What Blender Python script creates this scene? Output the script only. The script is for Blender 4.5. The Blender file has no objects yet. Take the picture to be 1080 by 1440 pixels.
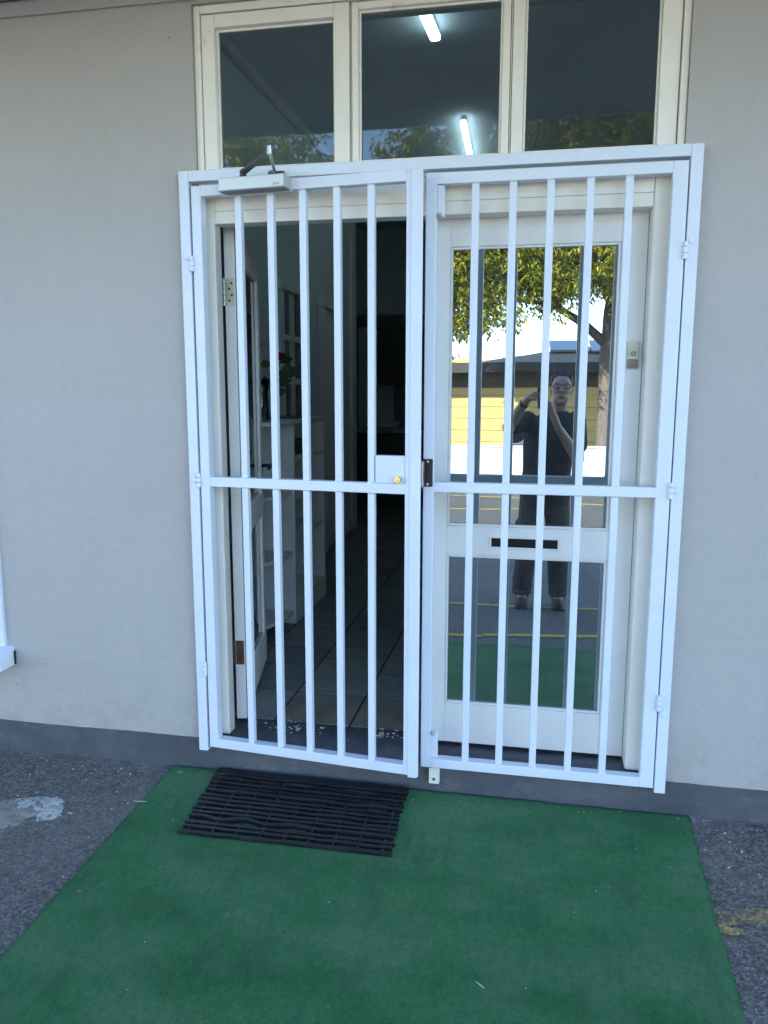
import bpy, bmesh, math, random
from mathutils import Vector, Matrix, noise
random.seed(7)
SC = bpy.context.scene
COL = SC.collection
R = math.radians

# ---------------------------------------------------------------- camera
YAW, PITCH, ROLL = -0.19216, -0.15480, 0.00179
CAM = Vector((1.2600, -2.6937, 1.4906))
cy_, sy_, cp_, sp_ = math.cos(YAW), math.sin(YAW), math.cos(PITCH), math.sin(PITCH)
FWD = Vector((sy_*cp_, cy_*cp_, sp_)); r0 = Vector((cy_, -sy_, 0)); u0 = r0.cross(FWD)
RIGHT = math.cos(ROLL)*r0 + math.sin(ROLL)*u0
UP = -math.sin(ROLL)*r0 + math.cos(ROLL)*u0
cam_d = bpy.data.cameras.new('camera'); cam = bpy.data.objects.new('camera', cam_d); COL.objects.link(cam)
cam.matrix_world = Matrix(((RIGHT.x, UP.x, -FWD.x, CAM.x), (RIGHT.y, UP.y, -FWD.y, CAM.y), (RIGHT.z, UP.z, -FWD.z, CAM.z), (0, 0, 0, 1)))
cam_d.sensor_fit = 'VERTICAL'; cam_d.sensor_height = 36.0; cam_d.lens = 36.0*1100/1440
cam_d.clip_start = 0.03; cam_d.clip_end = 2000
SC.camera = cam

# ---------------------------------------------------------------- sky and sun
SUN_EL, SUN_AZ = R(28.5), R(-37)           # the sun stands behind the building, a little to the left
w = bpy.data.worlds.new('World'); SC.world = w; w.use_nodes = True
nt = w.node_tree; bg = nt.nodes['Background']
sky = nt.nodes.new('ShaderNodeTexSky'); sky.sky_type = 'NISHITA'; sky.sun_disc = False
sky.sun_elevation = SUN_EL; sky.sun_rotation = SUN_AZ
sky.air_density = 1.0; sky.dust_density = 0.2; sky.ozone_density = 2.4; sky.altitude = 600
nt.links.new(sky.outputs[0], bg.inputs[0]); bg.inputs[1].default_value = 0.15
sun_d = bpy.data.lights.new('sun', 'SUN'); sun_d.energy = 3.0; sun_d.angle = R(0.5); sun_d.color = (1.0, 0.93, 0.82)
sun = bpy.data.objects.new('sun', sun_d); COL.objects.link(sun)
sdir = Vector((math.sin(SUN_AZ)*math.cos(SUN_EL), math.cos(SUN_AZ)*math.cos(SUN_EL), math.sin(SUN_EL)))
sun.rotation_euler = sdir.to_track_quat('Z', 'Y').to_euler(); sun.location = (0, 0, 20)
SC.view_settings.view_transform = 'Standard'; SC.view_settings.look = 'None'
SC.view_settings.exposure = 2.6; SC.view_settings.gamma = 1.0
SC.render.engine = 'CYCLES'
SC.cycles.max_bounces = 10; SC.cycles.diffuse_bounces = 5; SC.cycles.transparent_max_bounces = 12

# ---------------------------------------------------------------- helpers
def gz(y):
    """level of the tarmac: it falls away from the building, then levels out"""
    if y > 0: return 0.0
    if y > -6: return 0.06*y
    return max(-0.45, -0.36 + 0.0225*(y+6))

class MB:
    def __init__(s): s.v = []; s.f = []; s.m = []; s.mi = 0
    def add(s, vs, fs):
        n = len(s.v); s.v += [tuple(v) for v in vs]
        for f in fs: s.f.append([i+n for i in f]); s.m.append(s.mi)
        return s
    def box(s, x0, x1, y0, y1, z0, z1, M=None):
        vs = [Vector((x, y, z)) for z in (z0, z1) for y in (y0, y1) for x in (x0, x1)]
        if M is not None: vs = [M @ v for v in vs]
        return s.add(vs, [(0,2,3,1), (4,5,7,6), (0,1,5,4), (2,6,7,3), (0,4,6,2), (1,3,7,5)])
    def quad(s, a, b, c, d): return s.add([a, b, c, d], [(0,1,2,3)])
    def tube(s, pts, rad, n=8, cap=True, flat=1.0):
        pts = [Vector(p) for p in pts]; k = len(pts)
        rad = rad if isinstance(rad, (list, tuple)) else [rad]*k
        base = len(s.v); vs = []; side = None
        for i, p in enumerate(pts):
            t = (pts[min(i+1, k-1)] - pts[max(i-1, 0)]).normalized()
            if side is None:
                side = t.cross(Vector((0, 0, 1)))
                if side.length < 0.1: side = t.cross(Vector((1, 0, 0)))
            side = (side - t*side.dot(t)).normalized(); up = t.cross(side)
            for j in range(n):
                a = 2*math.pi*j/n
                vs.append(p + side*math.cos(a)*rad[i] + up*math.sin(a)*rad[i]*flat)
        fs = []
        for i in range(k-1):
            for j in range(n):
                a = i*n+j; b = i*n+(j+1) % n
                fs.append((a, b, b+n, a+n))
        if cap: fs.append(list(range(n))[::-1]); fs.append([(k-1)*n+j for j in range(n)])
        return s.add(vs, fs)
    def loft(s, rings, n=20, cap=True):
        """rings: (centre, rx, ry) horizontal ellipses, bottom to top"""
        vs = []
        for c, rx, ry in rings:
            for j in range(n):
                a = 2*math.pi*j/n; vs.append((c[0]+rx*math.cos(a), c[1]+ry*math.sin(a), c[2]))
        fs = [(i*n+j, i*n+(j+1) % n, (i+1)*n+(j+1) % n, (i+1)*n+j) for i in range(len(rings)-1) for j in range(n)]
        if cap: fs.append(list(range(n))[::-1]); fs.append([(len(rings)-1)*n+j for j in range(n)])
        return s.add(vs, fs)
    def ball(s, c, rx, ry=None, rz=None, nu=16, nv=10, M=None, keep=None):
        ry = ry or rx; rz = rz or rx; c = Vector(c); vs = []
        for i in range(nv+1):
            t = math.pi*i/nv
            for j in range(nu):
                a = 2*math.pi*j/nu
                v = Vector((rx*math.sin(t)*math.cos(a), ry*math.sin(t)*math.sin(a), rz*math.cos(t)))
                if M is not None: v = M @ v
                vs.append(c+v)
        fs = [(i*nu+j, (i+1)*nu+j, (i+1)*nu+(j+1) % nu, i*nu+(j+1) % nu) for i in range(nv) for j in range(nu)]
        if keep: fs = [f for f in fs if keep(sum((vs[k] for k in f), Vector())/4)]
        return s.add(vs, fs)
    def cap(s, p, q, a, b, n=12):
        """tapered capsule"""
        p = Vector(p); q = Vector(q); d = (q-p); L = max(d.length, 1e-5); d /= L; pts = []; rd = []
        for t in (90, 65, 40, 15): pts.append(p - d*a*math.sin(R(t))); rd.append(max(a*math.cos(R(t)), 1e-4))
        for t in (15, 40, 65, 90): pts.append(q + d*b*math.sin(R(t))); rd.append(max(b*math.cos(R(t)), 1e-4))
        return s.tube(pts, rd, n)
    def disc(s, c, axis, rad, h, n=16):
        c = Vector(c); a = Vector(axis).normalized()
        return s.tube([c, c+a*h*0.7, c+a*h], [rad, rad, rad*0.82], n)
    def mesh(s, name):
        me = bpy.data.meshes.new(name); me.from_pydata(s.v, [], s.f)
        if any(s.m): me.polygons.foreach_set('material_index', s.m)
        me.update(); return me

def tag(o, label=None, cat=None, group=None, kind=None):
    if label: o['label'] = label
    if cat: o['category'] = cat
    if group: o['group'] = group
    if kind: o['kind'] = kind
    return o
def link(name, me, mat, parent=None, bevel=0, smooth=False, seg=2):
    o = bpy.data.objects.new(name, me); COL.objects.link(o)
    for m in (mat if isinstance(mat, (list, tuple)) else [mat]):
        if m and len(me.materials) < (len(mat) if isinstance(mat, (list, tuple)) else 1): me.materials.append(m)
    if parent is not None:
        o.parent = parent; o.matrix_parent_inverse = parent.matrix_world.inverted()
    if smooth:
        me.polygons.foreach_set('use_smooth', [True]*len(me.polygons))
    if bevel:
        b = o.modifiers.new('bevel', 'BEVEL'); b.width = bevel; b.segments = seg; b.limit_method = 'ANGLE'
        me.polygons.foreach_set('use_smooth', [True]*len(me.polygons)); b.harden_normals = True
    return o
def obj(name, mb, mat, parent=None, bevel=0, smooth=False, seg=2): return link(name, mb.mesh(name), mat, parent, bevel, smooth, seg)
def empty(name, loc=(0, 0, 0), rz=0.0, label=None, cat=None, group=None, kind=None):
    o = bpy.data.objects.new(name, None); COL.objects.link(o)
    o.empty_display_size = 0.05; o.matrix_world = Matrix.Translation(Vector(loc)) @ Matrix.Rotation(rz, 4, 'Z')
    return tag(o, label, cat, group, kind)
def local(parent, name, mb, mat, **k):
    """mesh given in the parent's own coordinates"""
    o = obj(name, mb, mat, None, **k); o.parent = parent; return o
def B(*a): return MB().box(*a)

# ---------------------------------------------------------------- materials
def nodes(name):
    m = bpy.data.materials.new(name); m.use_nodes = True; t = m.node_tree
    return m, t, t.nodes, t.links, t.nodes['Principled BSDF']
def pos(t): return t.nodes.new('ShaderNodeNewGeometry').outputs['Position']
def mapping(t, vec, scale):
    n = t.nodes.new('ShaderNodeMapping'); n.inputs['Scale'].default_value = scale
    t.links.new(vec, n.inputs['Vector']); return n.outputs[0]
def tnoise(t, vec, scale, detail=5, rough=0.6, dist=0.0):
    n = t.nodes.new('ShaderNodeTexNoise'); n.inputs['Scale'].default_value = scale
    n.inputs['Detail'].default_value = detail; n.inputs['Roughness'].default_value = rough; n.inputs['Distortion'].default_value = dist
    t.links.new(vec, n.inputs['Vector']); return n.outputs[0]
def tvor(t, vec, scale, feature='F1', out=0):
    n = t.nodes.new('ShaderNodeTexVoronoi'); n.feature = feature; n.inputs['Scale'].default_value = scale
    t.links.new(vec, n.inputs['Vector']); return n.outputs[out]
def ramp(t, fac, stops):
    n = t.nodes.new('ShaderNodeValToRGB'); e = n.color_ramp.elements
    while len(e) < len(stops): e.new(0.5)
    for i, (p, c) in enumerate(stops):
        e[i].position = p; e[i].color = (*c, 1) if isinstance(c, (tuple, list)) else (c, c, c, 1)
    t.links.new(fac, n.inputs[0]); return n.outputs[0]
def mix(t, a, b, fac, mode='MIX'):
    n = t.nodes.new('ShaderNodeMix'); n.data_type = 'RGBA'; n.blend_type = mode
    for s, v in ((0, fac), (6, a), (7, b)):
        if hasattr(v, 'links'): t.links.new(v, n.inputs[s])
        elif s == 0: n.inputs[s].default_value = v
        else: n.inputs[s].default_value = (*v, 1)
    return n.outputs[2]
def bump(t, h, strength, dist, prev=None):
    n = t.nodes.new('ShaderNodeBump'); n.inputs['Strength'].default_value = strength; n.inputs['Distance'].default_value = dist
    t.links.new(h, n.inputs['Height'])
    if prev is not None: t.links.new(prev, n.inputs['Normal'])
    return n.outputs[0]
def plain(name, c, rough=0.5, var=0.12, vs=6.0, bs=0, bstr=0.3, bd=0.001, metal=0.0, spec=0.5, stretch=(1, 1, 1), dirt=None):
    """paint-like material: uneven tone, optional fine relief and grime"""
    m, t, n, l, p = nodes(name); P = mapping(t, pos(t), stretch)
    f = tnoise(t, P, vs)
    lo = tuple(x*(1-var) for x in c); hi = tuple(min(1, x*(1+var)) for x in c)
    col = ramp(t, f, [(0.3, lo), (0.7, hi)])
    if dirt:
        dc, ds, d0 = dirt
        g = ramp(t, tnoise(t, P, ds, 8, 0.7), [(d0, 0.0), (d0+0.14, 1.0)])
        col = mix(t, col, dc, g)
    l.new(col, p.inputs['Base Color'])
    p.inputs['Roughness'].default_value = rough; p.inputs['Metallic'].default_value = metal; p.inputs['Specular IOR Level'].default_value = spec
    if bs: l.new(bump(t, tnoise(t, P, bs, 4), bstr, bd), p.inputs['Normal'])
    return m

def m_wall():
    m, t, n, l, p = nodes('grey_plaster_paint'); P = pos(t)
    big = tnoise(t, P, 1.3, 4); st = tnoise(t, mapping(t, P, (4, 1, 5)), 4, 6, 0.65)
    col = ramp(t, mix(t, big, st, 0.4), [(0.2, (0.372, 0.350, 0.336)), (0.8, (0.432, 0.405, 0.390))])
    spot = ramp(t, tvor(t, P, 9.0), [(0.0, 1.0), (0.035, 1.0), (0.05, 0.0)])
    gate = ramp(t, tnoise(t, P, 3.1, 2), [(0.60, 0.0), (0.66, 0.8)])
    sg = n.new('ShaderNodeMath'); sg.operation = 'MULTIPLY'; l.new(spot, sg.inputs[0]); l.new(gate, sg.inputs[1])
    col = mix(t, col, (0.22, 0.215, 0.205), sg.outputs[0])
    streak = ramp(t, tnoise(t, mapping(t, P, (5, 1, 0.5)), 2.2, 7, 0.7), [(0.58, 0.0), (0.8, 0.22)])
    col = mix(t, col, (0.27, 0.26, 0.245), streak)
    sz = n.new('ShaderNodeSeparateXYZ'); l.new(P, sz.inputs[0])
    low = ramp(t, sz.outputs[2], [(0.12, 1.0), (0.42, 0.0)]); ns = ramp(t, tnoise(t, P, 13, 8, 0.75), [(0.46, 0.0), (0.72, 0.6)])
    lm = n.new('ShaderNodeMath'); lm.operation = 'MULTIPLY'; l.new(low, lm.inputs[0]); l.new(ns, lm.inputs[1])
    col = mix(t, col, (0.24, 0.225, 0.205), lm.outputs[0])
    l.new(col, p.inputs['Base Color']); p.inputs['Roughness'].default_value = 0.62
    b = bump(t, tnoise(t, mapping(t, P, (1, 1, 1.3)), 14, 8, 0.66, 0.4), 0.55, 0.007)
    b = bump(t, tnoise(t, P, 170, 4), 0.35, 0.0016, b)
    b = bump(t, ramp(t, tnoise(t, mapping(t, P, (2.2, 1, 5)), 5, 6, 0.7, 1.2), [(0.5, 0.0), (0.66, 1.0)]), 0.13, 0.002, b)
    l.new(b, p.inputs['Normal']); return m
def m_plinth():
    m, t, n, l, p = nodes('dark_plinth_paint'); P = pos(t)
    col = ramp(t, tnoise(t, P, 6, 7, 0.65), [(0.3, (0.050, 0.056, 0.070)), (0.72, (0.085, 0.092, 0.108))])
    dust = ramp(t, tnoise(t, mapping(t, P, (1, 1, 2.5)), 9, 9, 0.75), [(0.54, 0.0), (0.76, 0.6)])
    col = mix(t, col, (0.17, 0.165, 0.16), dust)
    fl = ramp(t, tvor(t, P, 60), [(0.0, 1.0), (0.07, 1.0), (0.1, 0.0)])
    g2 = ramp(t, tnoise(t, P, 11, 3), [(0.62, 0.0), (0.68, 0.8)])
    k = n.new('ShaderNodeMath'); k.operation = 'MULTIPLY'; l.new(fl, k.inputs[0]); l.new(g2, k.inputs[1])
    col = mix(t, col, (0.36, 0.35, 0.33), k.outputs[0])
    l.new(col, p.inputs['Base Color']); p.inputs['Roughness'].default_value = 0.6
    b = bump(t, tnoise(t, P, 22, 8, 0.65), 0.5, 0.006); b = bump(t, tnoise(t, P, 220, 3), 0.3, 0.001, b)
    l.new(b, p.inputs['Normal']); return m
def m_asphalt():
    m, t, n, l, p = nodes('worn_asphalt'); P = pos(t)
    chips = tvor(t, P, 150, out=1)
    bw = n.new('ShaderNodeSeparateColor'); l.new(chips, bw.inputs[0])
    stone = ramp(t, bw.outputs[0], [(0.0, (0.052, 0.049, 0.047)), (0.45, (0.122, 0.112, 0.104)), (0.85, (0.178, 0.164, 0.150)), (1.0, (0.25, 0.23, 0.21))])
    pit = ramp(t, tnoise(t, P, 75, 3, 0.6), [(0.36, 0.0), (0.5, 1.0)])
    col = mix(t, (0.042, 0.043, 0.046), stone, pit)
    worn = ramp(t, tnoise(t, P, 1.1, 6, 0.6), [(0.38, 0.0), (0.68, 0.55)])
    col = mix(t, col, (0.186, 0.174, 0.160), worn)
    gr = mix(t, col, (0.04, 0.04, 0.043), ramp(t, tnoise(t, P, 26, 5, 0.7), [(0.52, 0.0), (0.70, 0.65)]))
    l.new(gr, p.inputs['Base Color']); p.inputs['Roughness'].default_value = 0.8
    b = bump(t, tvor(t, P, 150), 0.7, 0.004); b = bump(t, tnoise(t, P, 75, 3, 0.6), 0.8, 0.005, b); b = bump(t, tnoise(t, P, 7, 6), 0.4, 0.015, b)
    l.new(b, p.inputs['Normal']); return m
def m_turf():
    m, t, n, l, p = nodes('green_grass_carpet'); P = pos(t)
    big = tnoise(t, mapping(t, P, (0.6, 1.5, 1)), 2.3, 6, 0.65); fine = tnoise(t, mapping(t, P, (1.4, 1, 1)), 170, 4, 0.85)
    col = ramp(t, big, [(0.28, (0.012, 0.098, 0.024)), (0.50, (0.050, 0.178, 0.062)), (0.72, (0.120, 0.225, 0.108))])
    col = mix(t, col, ramp(t, fine, [(0.30, (0.05, 0.07, 0.06)), (0.66, (1.0, 1.0, 1.0))]), 0.70, 'MULTIPLY')
    mid = ramp(t, tnoise(t, mapping(t, P, (1.6, 0.8, 1)), 42, 4, 0.7), [(0.3, 0.80), (0.7, 1.18)])
    col = mix(t, col, mid, 1.0, 'MULTIPLY')
    dust = ramp(t, tnoise(t, P, 4.5, 8, 0.72), [(0.50, 0.0), (0.80, 0.55)])
    col = mix(t, col, (0.13, 0.175, 0.13), dust)
    smut = ramp(t, tnoise(t, mapping(t, P, (2.6, 0.8, 1)), 2.6, 7, 0.7), [(0.54, 0.0), (0.70, 0.7)])
    col = mix(t, col, (0.010, 0.060, 0.024), smut)
    wv = n.new('ShaderNodeTexWave'); wv.bands_direction = 'X'; wv.inputs['Scale'].default_value = 62; wv.inputs['Distortion'].default_value = 3.0; wv.inputs['Detail'].default_value = 3; wv.inputs['Detail Scale'].default_value = 2.0; l.new(P, wv.inputs['Vector'])
    col = mix(t, col, ramp(t, wv.outputs[1], [(0.0, 0.86), (1.0, 1.08)]), 1.0, 'MULTIPLY')
    l.new(col, p.inputs['Base Color']); p.inputs['Roughness'].default_value = 0.92; p.inputs['Specular IOR Level'].default_value = 0.15
    p.inputs['Sheen Weight'].default_value = 0.25; p.inputs['Sheen Roughness'].default_value = 0.5; p.inputs['Sheen Tint'].default_value = (0.3, 0.7, 0.45, 1)
    b = bump(t, fine, 0.9, 0.004); b = bump(t, tnoise(t, P, 60, 4), 0.5, 0.004, b); b = bump(t, tnoise(t, P, 5, 4), 0.35, 0.02, b)
    l.new(b, p.inputs['Normal']); return m
def m_glass(name, tint=(0.86, 0.92, 0.93), film=0.0):
    m = bpy.data.materials.new(name); m.use_nodes = True; t = m.node_tree; n = t.nodes; l = t.links; n.remove(n['Principled BSDF'])
    fr = n.new('ShaderNodeFresnel'); fr.inputs[0].default_value = 1.52
    tr = n.new('ShaderNodeBsdfTransparent'); tr.inputs[0].default_value = (*tint, 1)
    gl = n.new('ShaderNodeBsdfGlossy'); gl.inputs['Roughness'].default_value = 0.0; gl.inputs[0].default_value = (1, 1, 1, 1)
    mx = n.new('ShaderNodeMixShader'); l.new(fr.outputs[0], mx.inputs[0]); l.new(tr.outputs[0], mx.inputs[1]); l.new(gl.outputs[0], mx.inputs[2])
    bn = bump(t, tnoise(t, pos(t), 2.5, 2), 0.02, 0.01); l.new(bn, gl.inputs['Normal'])
    df_ = n.new('ShaderNodeBsdfDiffuse'); df_.inputs[0].default_value = (0.62, 0.66, 0.70, 1); mx2 = n.new('ShaderNodeMixShader')
    l.new(ramp(t, tnoise(t, mapping(t, pos(t), (5, 1, 1.2)), 3.0, 8, 0.7), [(0.3, film*0.5), (0.75, film*1.6)]), mx2.inputs[0])
    l.new(mx.outputs[0], mx2.inputs[1]); l.new(df_.outputs[0], mx2.inputs[2]); l.new(mx2.outputs[0], n['Material Output'].inputs[0]); return m
def m_mirror():
    m, t, n, l, p = nodes('reflective_glass_film'); P = pos(t)
    p.inputs['Metallic'].default_value = 1.0
    l.new(ramp(t, tnoise(t, P, 7, 8, 0.7), [(0.35, (0.44, 0.49, 0.50)), (0.75, (0.40, 0.445, 0.45))]), p.inputs['Base Color'])
    l.new(ramp(t, tnoise(t, P, 5, 8, 0.75), [(0.45, 0.0), (0.9, 0.025)]), p.inputs['Roughness'])
    l.new(bump(t, tnoise(t, P, 3.0, 2), 0.018, 0.01), p.inputs['Normal'])
    df_ = n.new('ShaderNodeBsdfDiffuse'); df_.inputs[0].default_value = (0.62, 0.66, 0.70, 1); mx2 = n.new('ShaderNodeMixShader')
    l.new(ramp(t, tnoise(t, mapping(t, P, (3, 1, 1)), 4.0, 8, 0.7), [(0.35, 0.015), (0.75, 0.06)]), mx2.inputs[0])
    l.new(p.outputs[0], mx2.inputs[1]); l.new(df_.outputs[0], mx2.inputs[2]); l.new(mx2.outputs[0], n['Material Output'].inputs[0]); return m
def m_leaf(name, stops):
    m, t, n, l, p = nodes(name)
    g = n.new('ShaderNodeNewGeometry')
    c = ramp(t, g.outputs['Random Per Island'], stops)
    l.new(c, p.inputs['Base Color']); p.inputs['Roughness'].default_value = 0.45
    tl = n.new('ShaderNodeBsdfTranslucent'); l.new(c, tl.inputs[0])
    mx = n.new('ShaderNodeMixShader'); mx.inputs[0].default_value = 0.3
    l.new(p.outputs[0], mx.inputs[1]); l.new(tl.outputs[0], mx.inputs[2]); l.new(mx.outputs[0], n['Material Output'].inputs[0]); return m
def m_emit(name, c, s):
    m, t, n, l, p = nodes(name); p.inputs['Base Color'].default_value = (0.9, 0.9, 0.9, 1)
    p.inputs['Emission Color'].default_value = (*c, 1); p.inputs['Emission Strength'].default_value = s; return m
def m_tilepattern():
    m, t, n, l, p = nodes('patterned_tile'); P = mapping(t, pos(t), (1, 1, 1))
    v = tvor(t, P, 16.0)
    w2 = n.new('ShaderNodeTexWave'); w2.wave_type = 'RINGS'; w2.rings_direction = 'SPHERICAL'; w2.inputs['Scale'].default_value = 3.3; w2.inputs['Distortion'].default_value = 0
    fr = n.new('ShaderNodeVectorMath'); fr.operation = 'FRACTION'; l.new(mapping(t, P, (6.6, 0, 6.6)), fr.inputs[0])
    sb = n.new('ShaderNodeVectorMath'); sb.operation = 'SUBTRACT'; l.new(fr.outputs[0], sb.inputs[0]); sb.inputs[1].default_value = (0.5, 0, 0.5)
    l.new(sb.outputs[0], w2.inputs['Vector'])
    l.new(ramp(t, w2.outputs[1], [(0.42, (0.02, 0.025, 0.035)), (0.55, (0.30, 0.30, 0.29))]), p.inputs['Base Color'])
    p.inputs['Roughness'].default_value = 0.3; return m
def m_worn(name, c, var, scale, lo, hi, bstr=0.6):
    """thin worn coat: where it is gone the ground below shows"""
    m, t, n, l, p = nodes(name); P = pos(t)
    l.new(ramp(t, tnoise(t, P, 20, 7, 0.7), [(0.3, tuple(x*(1-var) for x in c)), (0.7, tuple(x*(1+var) for x in c))]), p.inputs['Base Color'])
    p.inputs['Roughness'].default_value = 0.85
    l.new(bump(t, tnoise(t, P, 110, 5, 0.7), bstr, 0.004), p.inputs['Normal'])
    a = ramp(t, mix(t, tnoise(t, P, scale, 8, 0.72), tnoise(t, P, 85, 3, 0.6), 0.42), [(lo, 0.0), (hi, 1.0)])
    l.new(a, p.inputs['Alpha']); return m
def m_floor_tile():
    m, t, n, l, p = nodes('slate_floor_tile'); P = pos(t)
    oi = n.new('ShaderNodeObjectInfo')
    a = ramp(t, tnoise(t, mapping(t, P, (1, 2.2, 1)), 9, 8, 0.65, 0.8), [(0.3, (0.13, 0.155, 0.165)), (0.7, (0.26, 0.285, 0.285))])
    a = mix(t, a, ramp(t, oi.outputs['Random'], [(0.0, (0.72, 0.76, 0.8)), (1.0, (1.12, 1.06, 1.0))]), 1.0, 'MULTIPLY')
    l.new(a, p.inputs['Base Color']); p.inputs['Roughness'].default_value = 0.42
    l.new(bump(t, tnoise(t, P, 25, 6), 0.3, 0.003), p.inputs['Normal']); return m

W_METAL = plain('white_gate_paint', (0.66, 0.70, 0.785), 0.36, 0.035, 5, 260, 0.10, 0.0006, dirt=((0.50, 0.53, 0.58), 7, 0.66))
W_WOOD = plain('cream_wood_paint', (0.80, 0.765, 0.695), 0.5, 0.05, 4, 90, 0.16, 0.0015, stretch=(1, 1, 1), dirt=((0.40, 0.36, 0.29), 3.2, 0.66))
W_DOOR = plain('white_door_paint', (0.76, 0.755, 0.735), 0.5, 0.05, 4, 110, 0.2, 0.0012, dirt=((0.42, 0.40, 0.36), 3.6, 0.68))
WALL = m_wall(); PLINTH = m_plinth(); ASPH = m_asphalt(); TURF = m_turf()
GLASS = m_glass('window_glass', film=0.016); MIRROR = m_mirror()
STEEL = plain('brushed_steel', (0.55, 0.55, 0.54), 0.3, 0.1, 30, metal=1.0)
ALU = plain('silver_closer_paint', (0.60, 0.63, 0.62), 0.38, 0.04, 6, 600, 0.05, 0.0004, metal=0.15)
BRASS = plain('brass', (0.80, 0.55, 0.20), 0.25, 0.08, 40, metal=1.0)
BLACK = plain('black_plastic', (0.012, 0.013, 0.016), 0.4, 0.2, 20)
VOID = plain('dark_slot', (0.006, 0.006, 0.007), 0.9, 0.1)
RUST = plain('rusty_hinge_steel', (0.10, 0.048, 0.028), 0.75, 0.5, 60, 120, 0.5, 0.001)
RUBBER = plain('black_tyre_rubber', (0.008, 0.009, 0.012), 0.40, 0.3, 30, 300, 0.4, 0.0008, dirt=((0.06, 0.06, 0.065), 14, 0.62))
WIRE = plain('dull_wire', (0.12, 0.115, 0.11), 0.5, 0.2, 30, metal=0.8)
GREYTXT = plain('grey_print', (0.16, 0.17, 0.18), 0.5, 0.05)
SOFFIT = plain('soffit_board_paint', (0.66, 0.73, 0.78), 0.6, 0.06, 3, 60, 0.15, 0.001, dirt=((0.30, 0.28, 0.25), 2.2, 0.66))
ROOFM = plain('roof_sheet', (0.30, 0.29, 0.28), 0.55, 0.12, 3)
IN_WALL = plain('interior_wall_paint', (0.50, 0.62, 0.64), 0.6, 0.04, 2)
IN_WHITE = plain('interior_white_paint', (0.66, 0.68, 0.66), 0.5, 0.05, 3)
IN_CEIL = plain('interior_ceiling_paint', (0.56, 0.70, 0.78), 0.7, 0.05, 3)
IN_DARK = plain('kitchen_dark_front', (0.045, 0.055, 0.065), 0.35, 0.15, 3)
TILE = m_floor_tile(); GROUT = plain('dark_grout', (0.022, 0.024, 0.026), 0.85, 0.2, 30)
PTILE = m_tilepattern()
CEMENT = m_worn('dried_cement', (0.42, 0.42, 0.40), 0.45, 19, 0.40, 0.50, 1.0)
CEMENT2 = m_worn('stained_cement', (0.26, 0.235, 0.21), 0.45, 22, 0.33, 0.46, 1.0)
YELLOW = m_worn('worn_yellow_paint', (0.50, 0.35, 0.12), 0.2, 17, 0.43, 0.62)
DUST = m_worn('pale_dust', (0.30, 0.285, 0.26), 0.25, 10, 0.46, 0.66)
YELLOW_FAR = m_worn('yellow_line_paint', (0.62, 0.42, 0.08), 0.15, 9, 0.30, 0.45)
CHIP = plain('paint_chips', (0.50, 0.49, 0.46), 0.7, 0.35, 90)
DRYLEAF = plain('dry_leaf', (0.30, 0.27, 0.17), 0.8, 0.3, 60)
PALESTRAW = plain('pale_straw', (0.55, 0.54, 0.46), 0.8, 0.2, 60)

# ---------------------------------------------------------------- ground
mb = MB()
ys = [120, 8, 0.2, 0, -0.5, -1, -1.5, -2, -3, -4, -5, -6, -7, -8, -9, -10, -12, -20, -60, -400]
xs = [-300, -40, -10, -4, -1, 0, 1, 2, 3, 6, 12, 40, 300]
for y in ys:
    for x in xs: mb.v.append((x, y, gz(y)))
nx = len(xs)
for i in range(len(ys)-1):
    for j in range(nx-1): mb.f.append([i*nx+j, (i+1)*nx+j, (i+1)*nx+j+1, i*nx+j+1]); mb.m.append(0)
tag(obj('asphalt_ground', mb, ASPH), 'worn grey asphalt yard sloping away from the building', kind='structure')

def ground_strip(name, pts_l, pts_r, mat, lift, parent=None):
    mb = MB(); n = len(pts_l)
    for a, b in zip(pts_l, pts_r):
        mb.v.append((a[0], a[1], gz(a[1])+lift)); mb.v.append((b[0], b[1], gz(b[1])+lift))
    for i in range(n-1): mb.f.append([2*i, 2*i+1, 2*i+3, 2*i+2]); mb.m.append(0)
    return obj(name, mb, mat, parent)
def paint_line(x0, y0, x1, y1, wd, lab):
    d = Vector((x1-x0, y1-y0)).normalized(); nrm = Vector((-d.y, d.x))*wd/2; L = []; Rr = []; k = 14
    for i in range(k+1):
        t = i/k; x = x0+(x1-x0)*t; y = y0+(y1-y0)*t; j = random.uniform(-.006, .006)
        L.append((x+nrm.x+j, y+nrm.y+j)); Rr.append((x-nrm.x+j, y-nrm.y-j))
    return tag(ground_strip('parking_line', L, Rr, YELLOW_FAR, 0.004), lab, kind='structure')
paint_line(-1.6, -1.95, 0.95, -2.02, 0.06, 'yellow line just beyond the carpet'); paint_line(0.95, -2.06, 4.6, -2.70, 0.06, 'yellow line slanting past the carpet edge')
paint_line(-2.5, -2.86, 4.5, -3.16, 0.06, 'yellow line under the photographer')
paint_line(-6, -7.75, 7, -8.2, 0.10, 'nearest sunlit yellow parking line'); paint_line(-4, -9.1, 1.4, -10.0, 0.10, 'oblique sunlit yellow parking line')
paint_line(1.2, -10.8, 9, -10.2, 0.10, 'right sunlit yellow parking line'); paint_line(-8, -11.9, 1.4, -11.3, 0.10, 'farthest sunlit yellow parking line')
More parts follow.
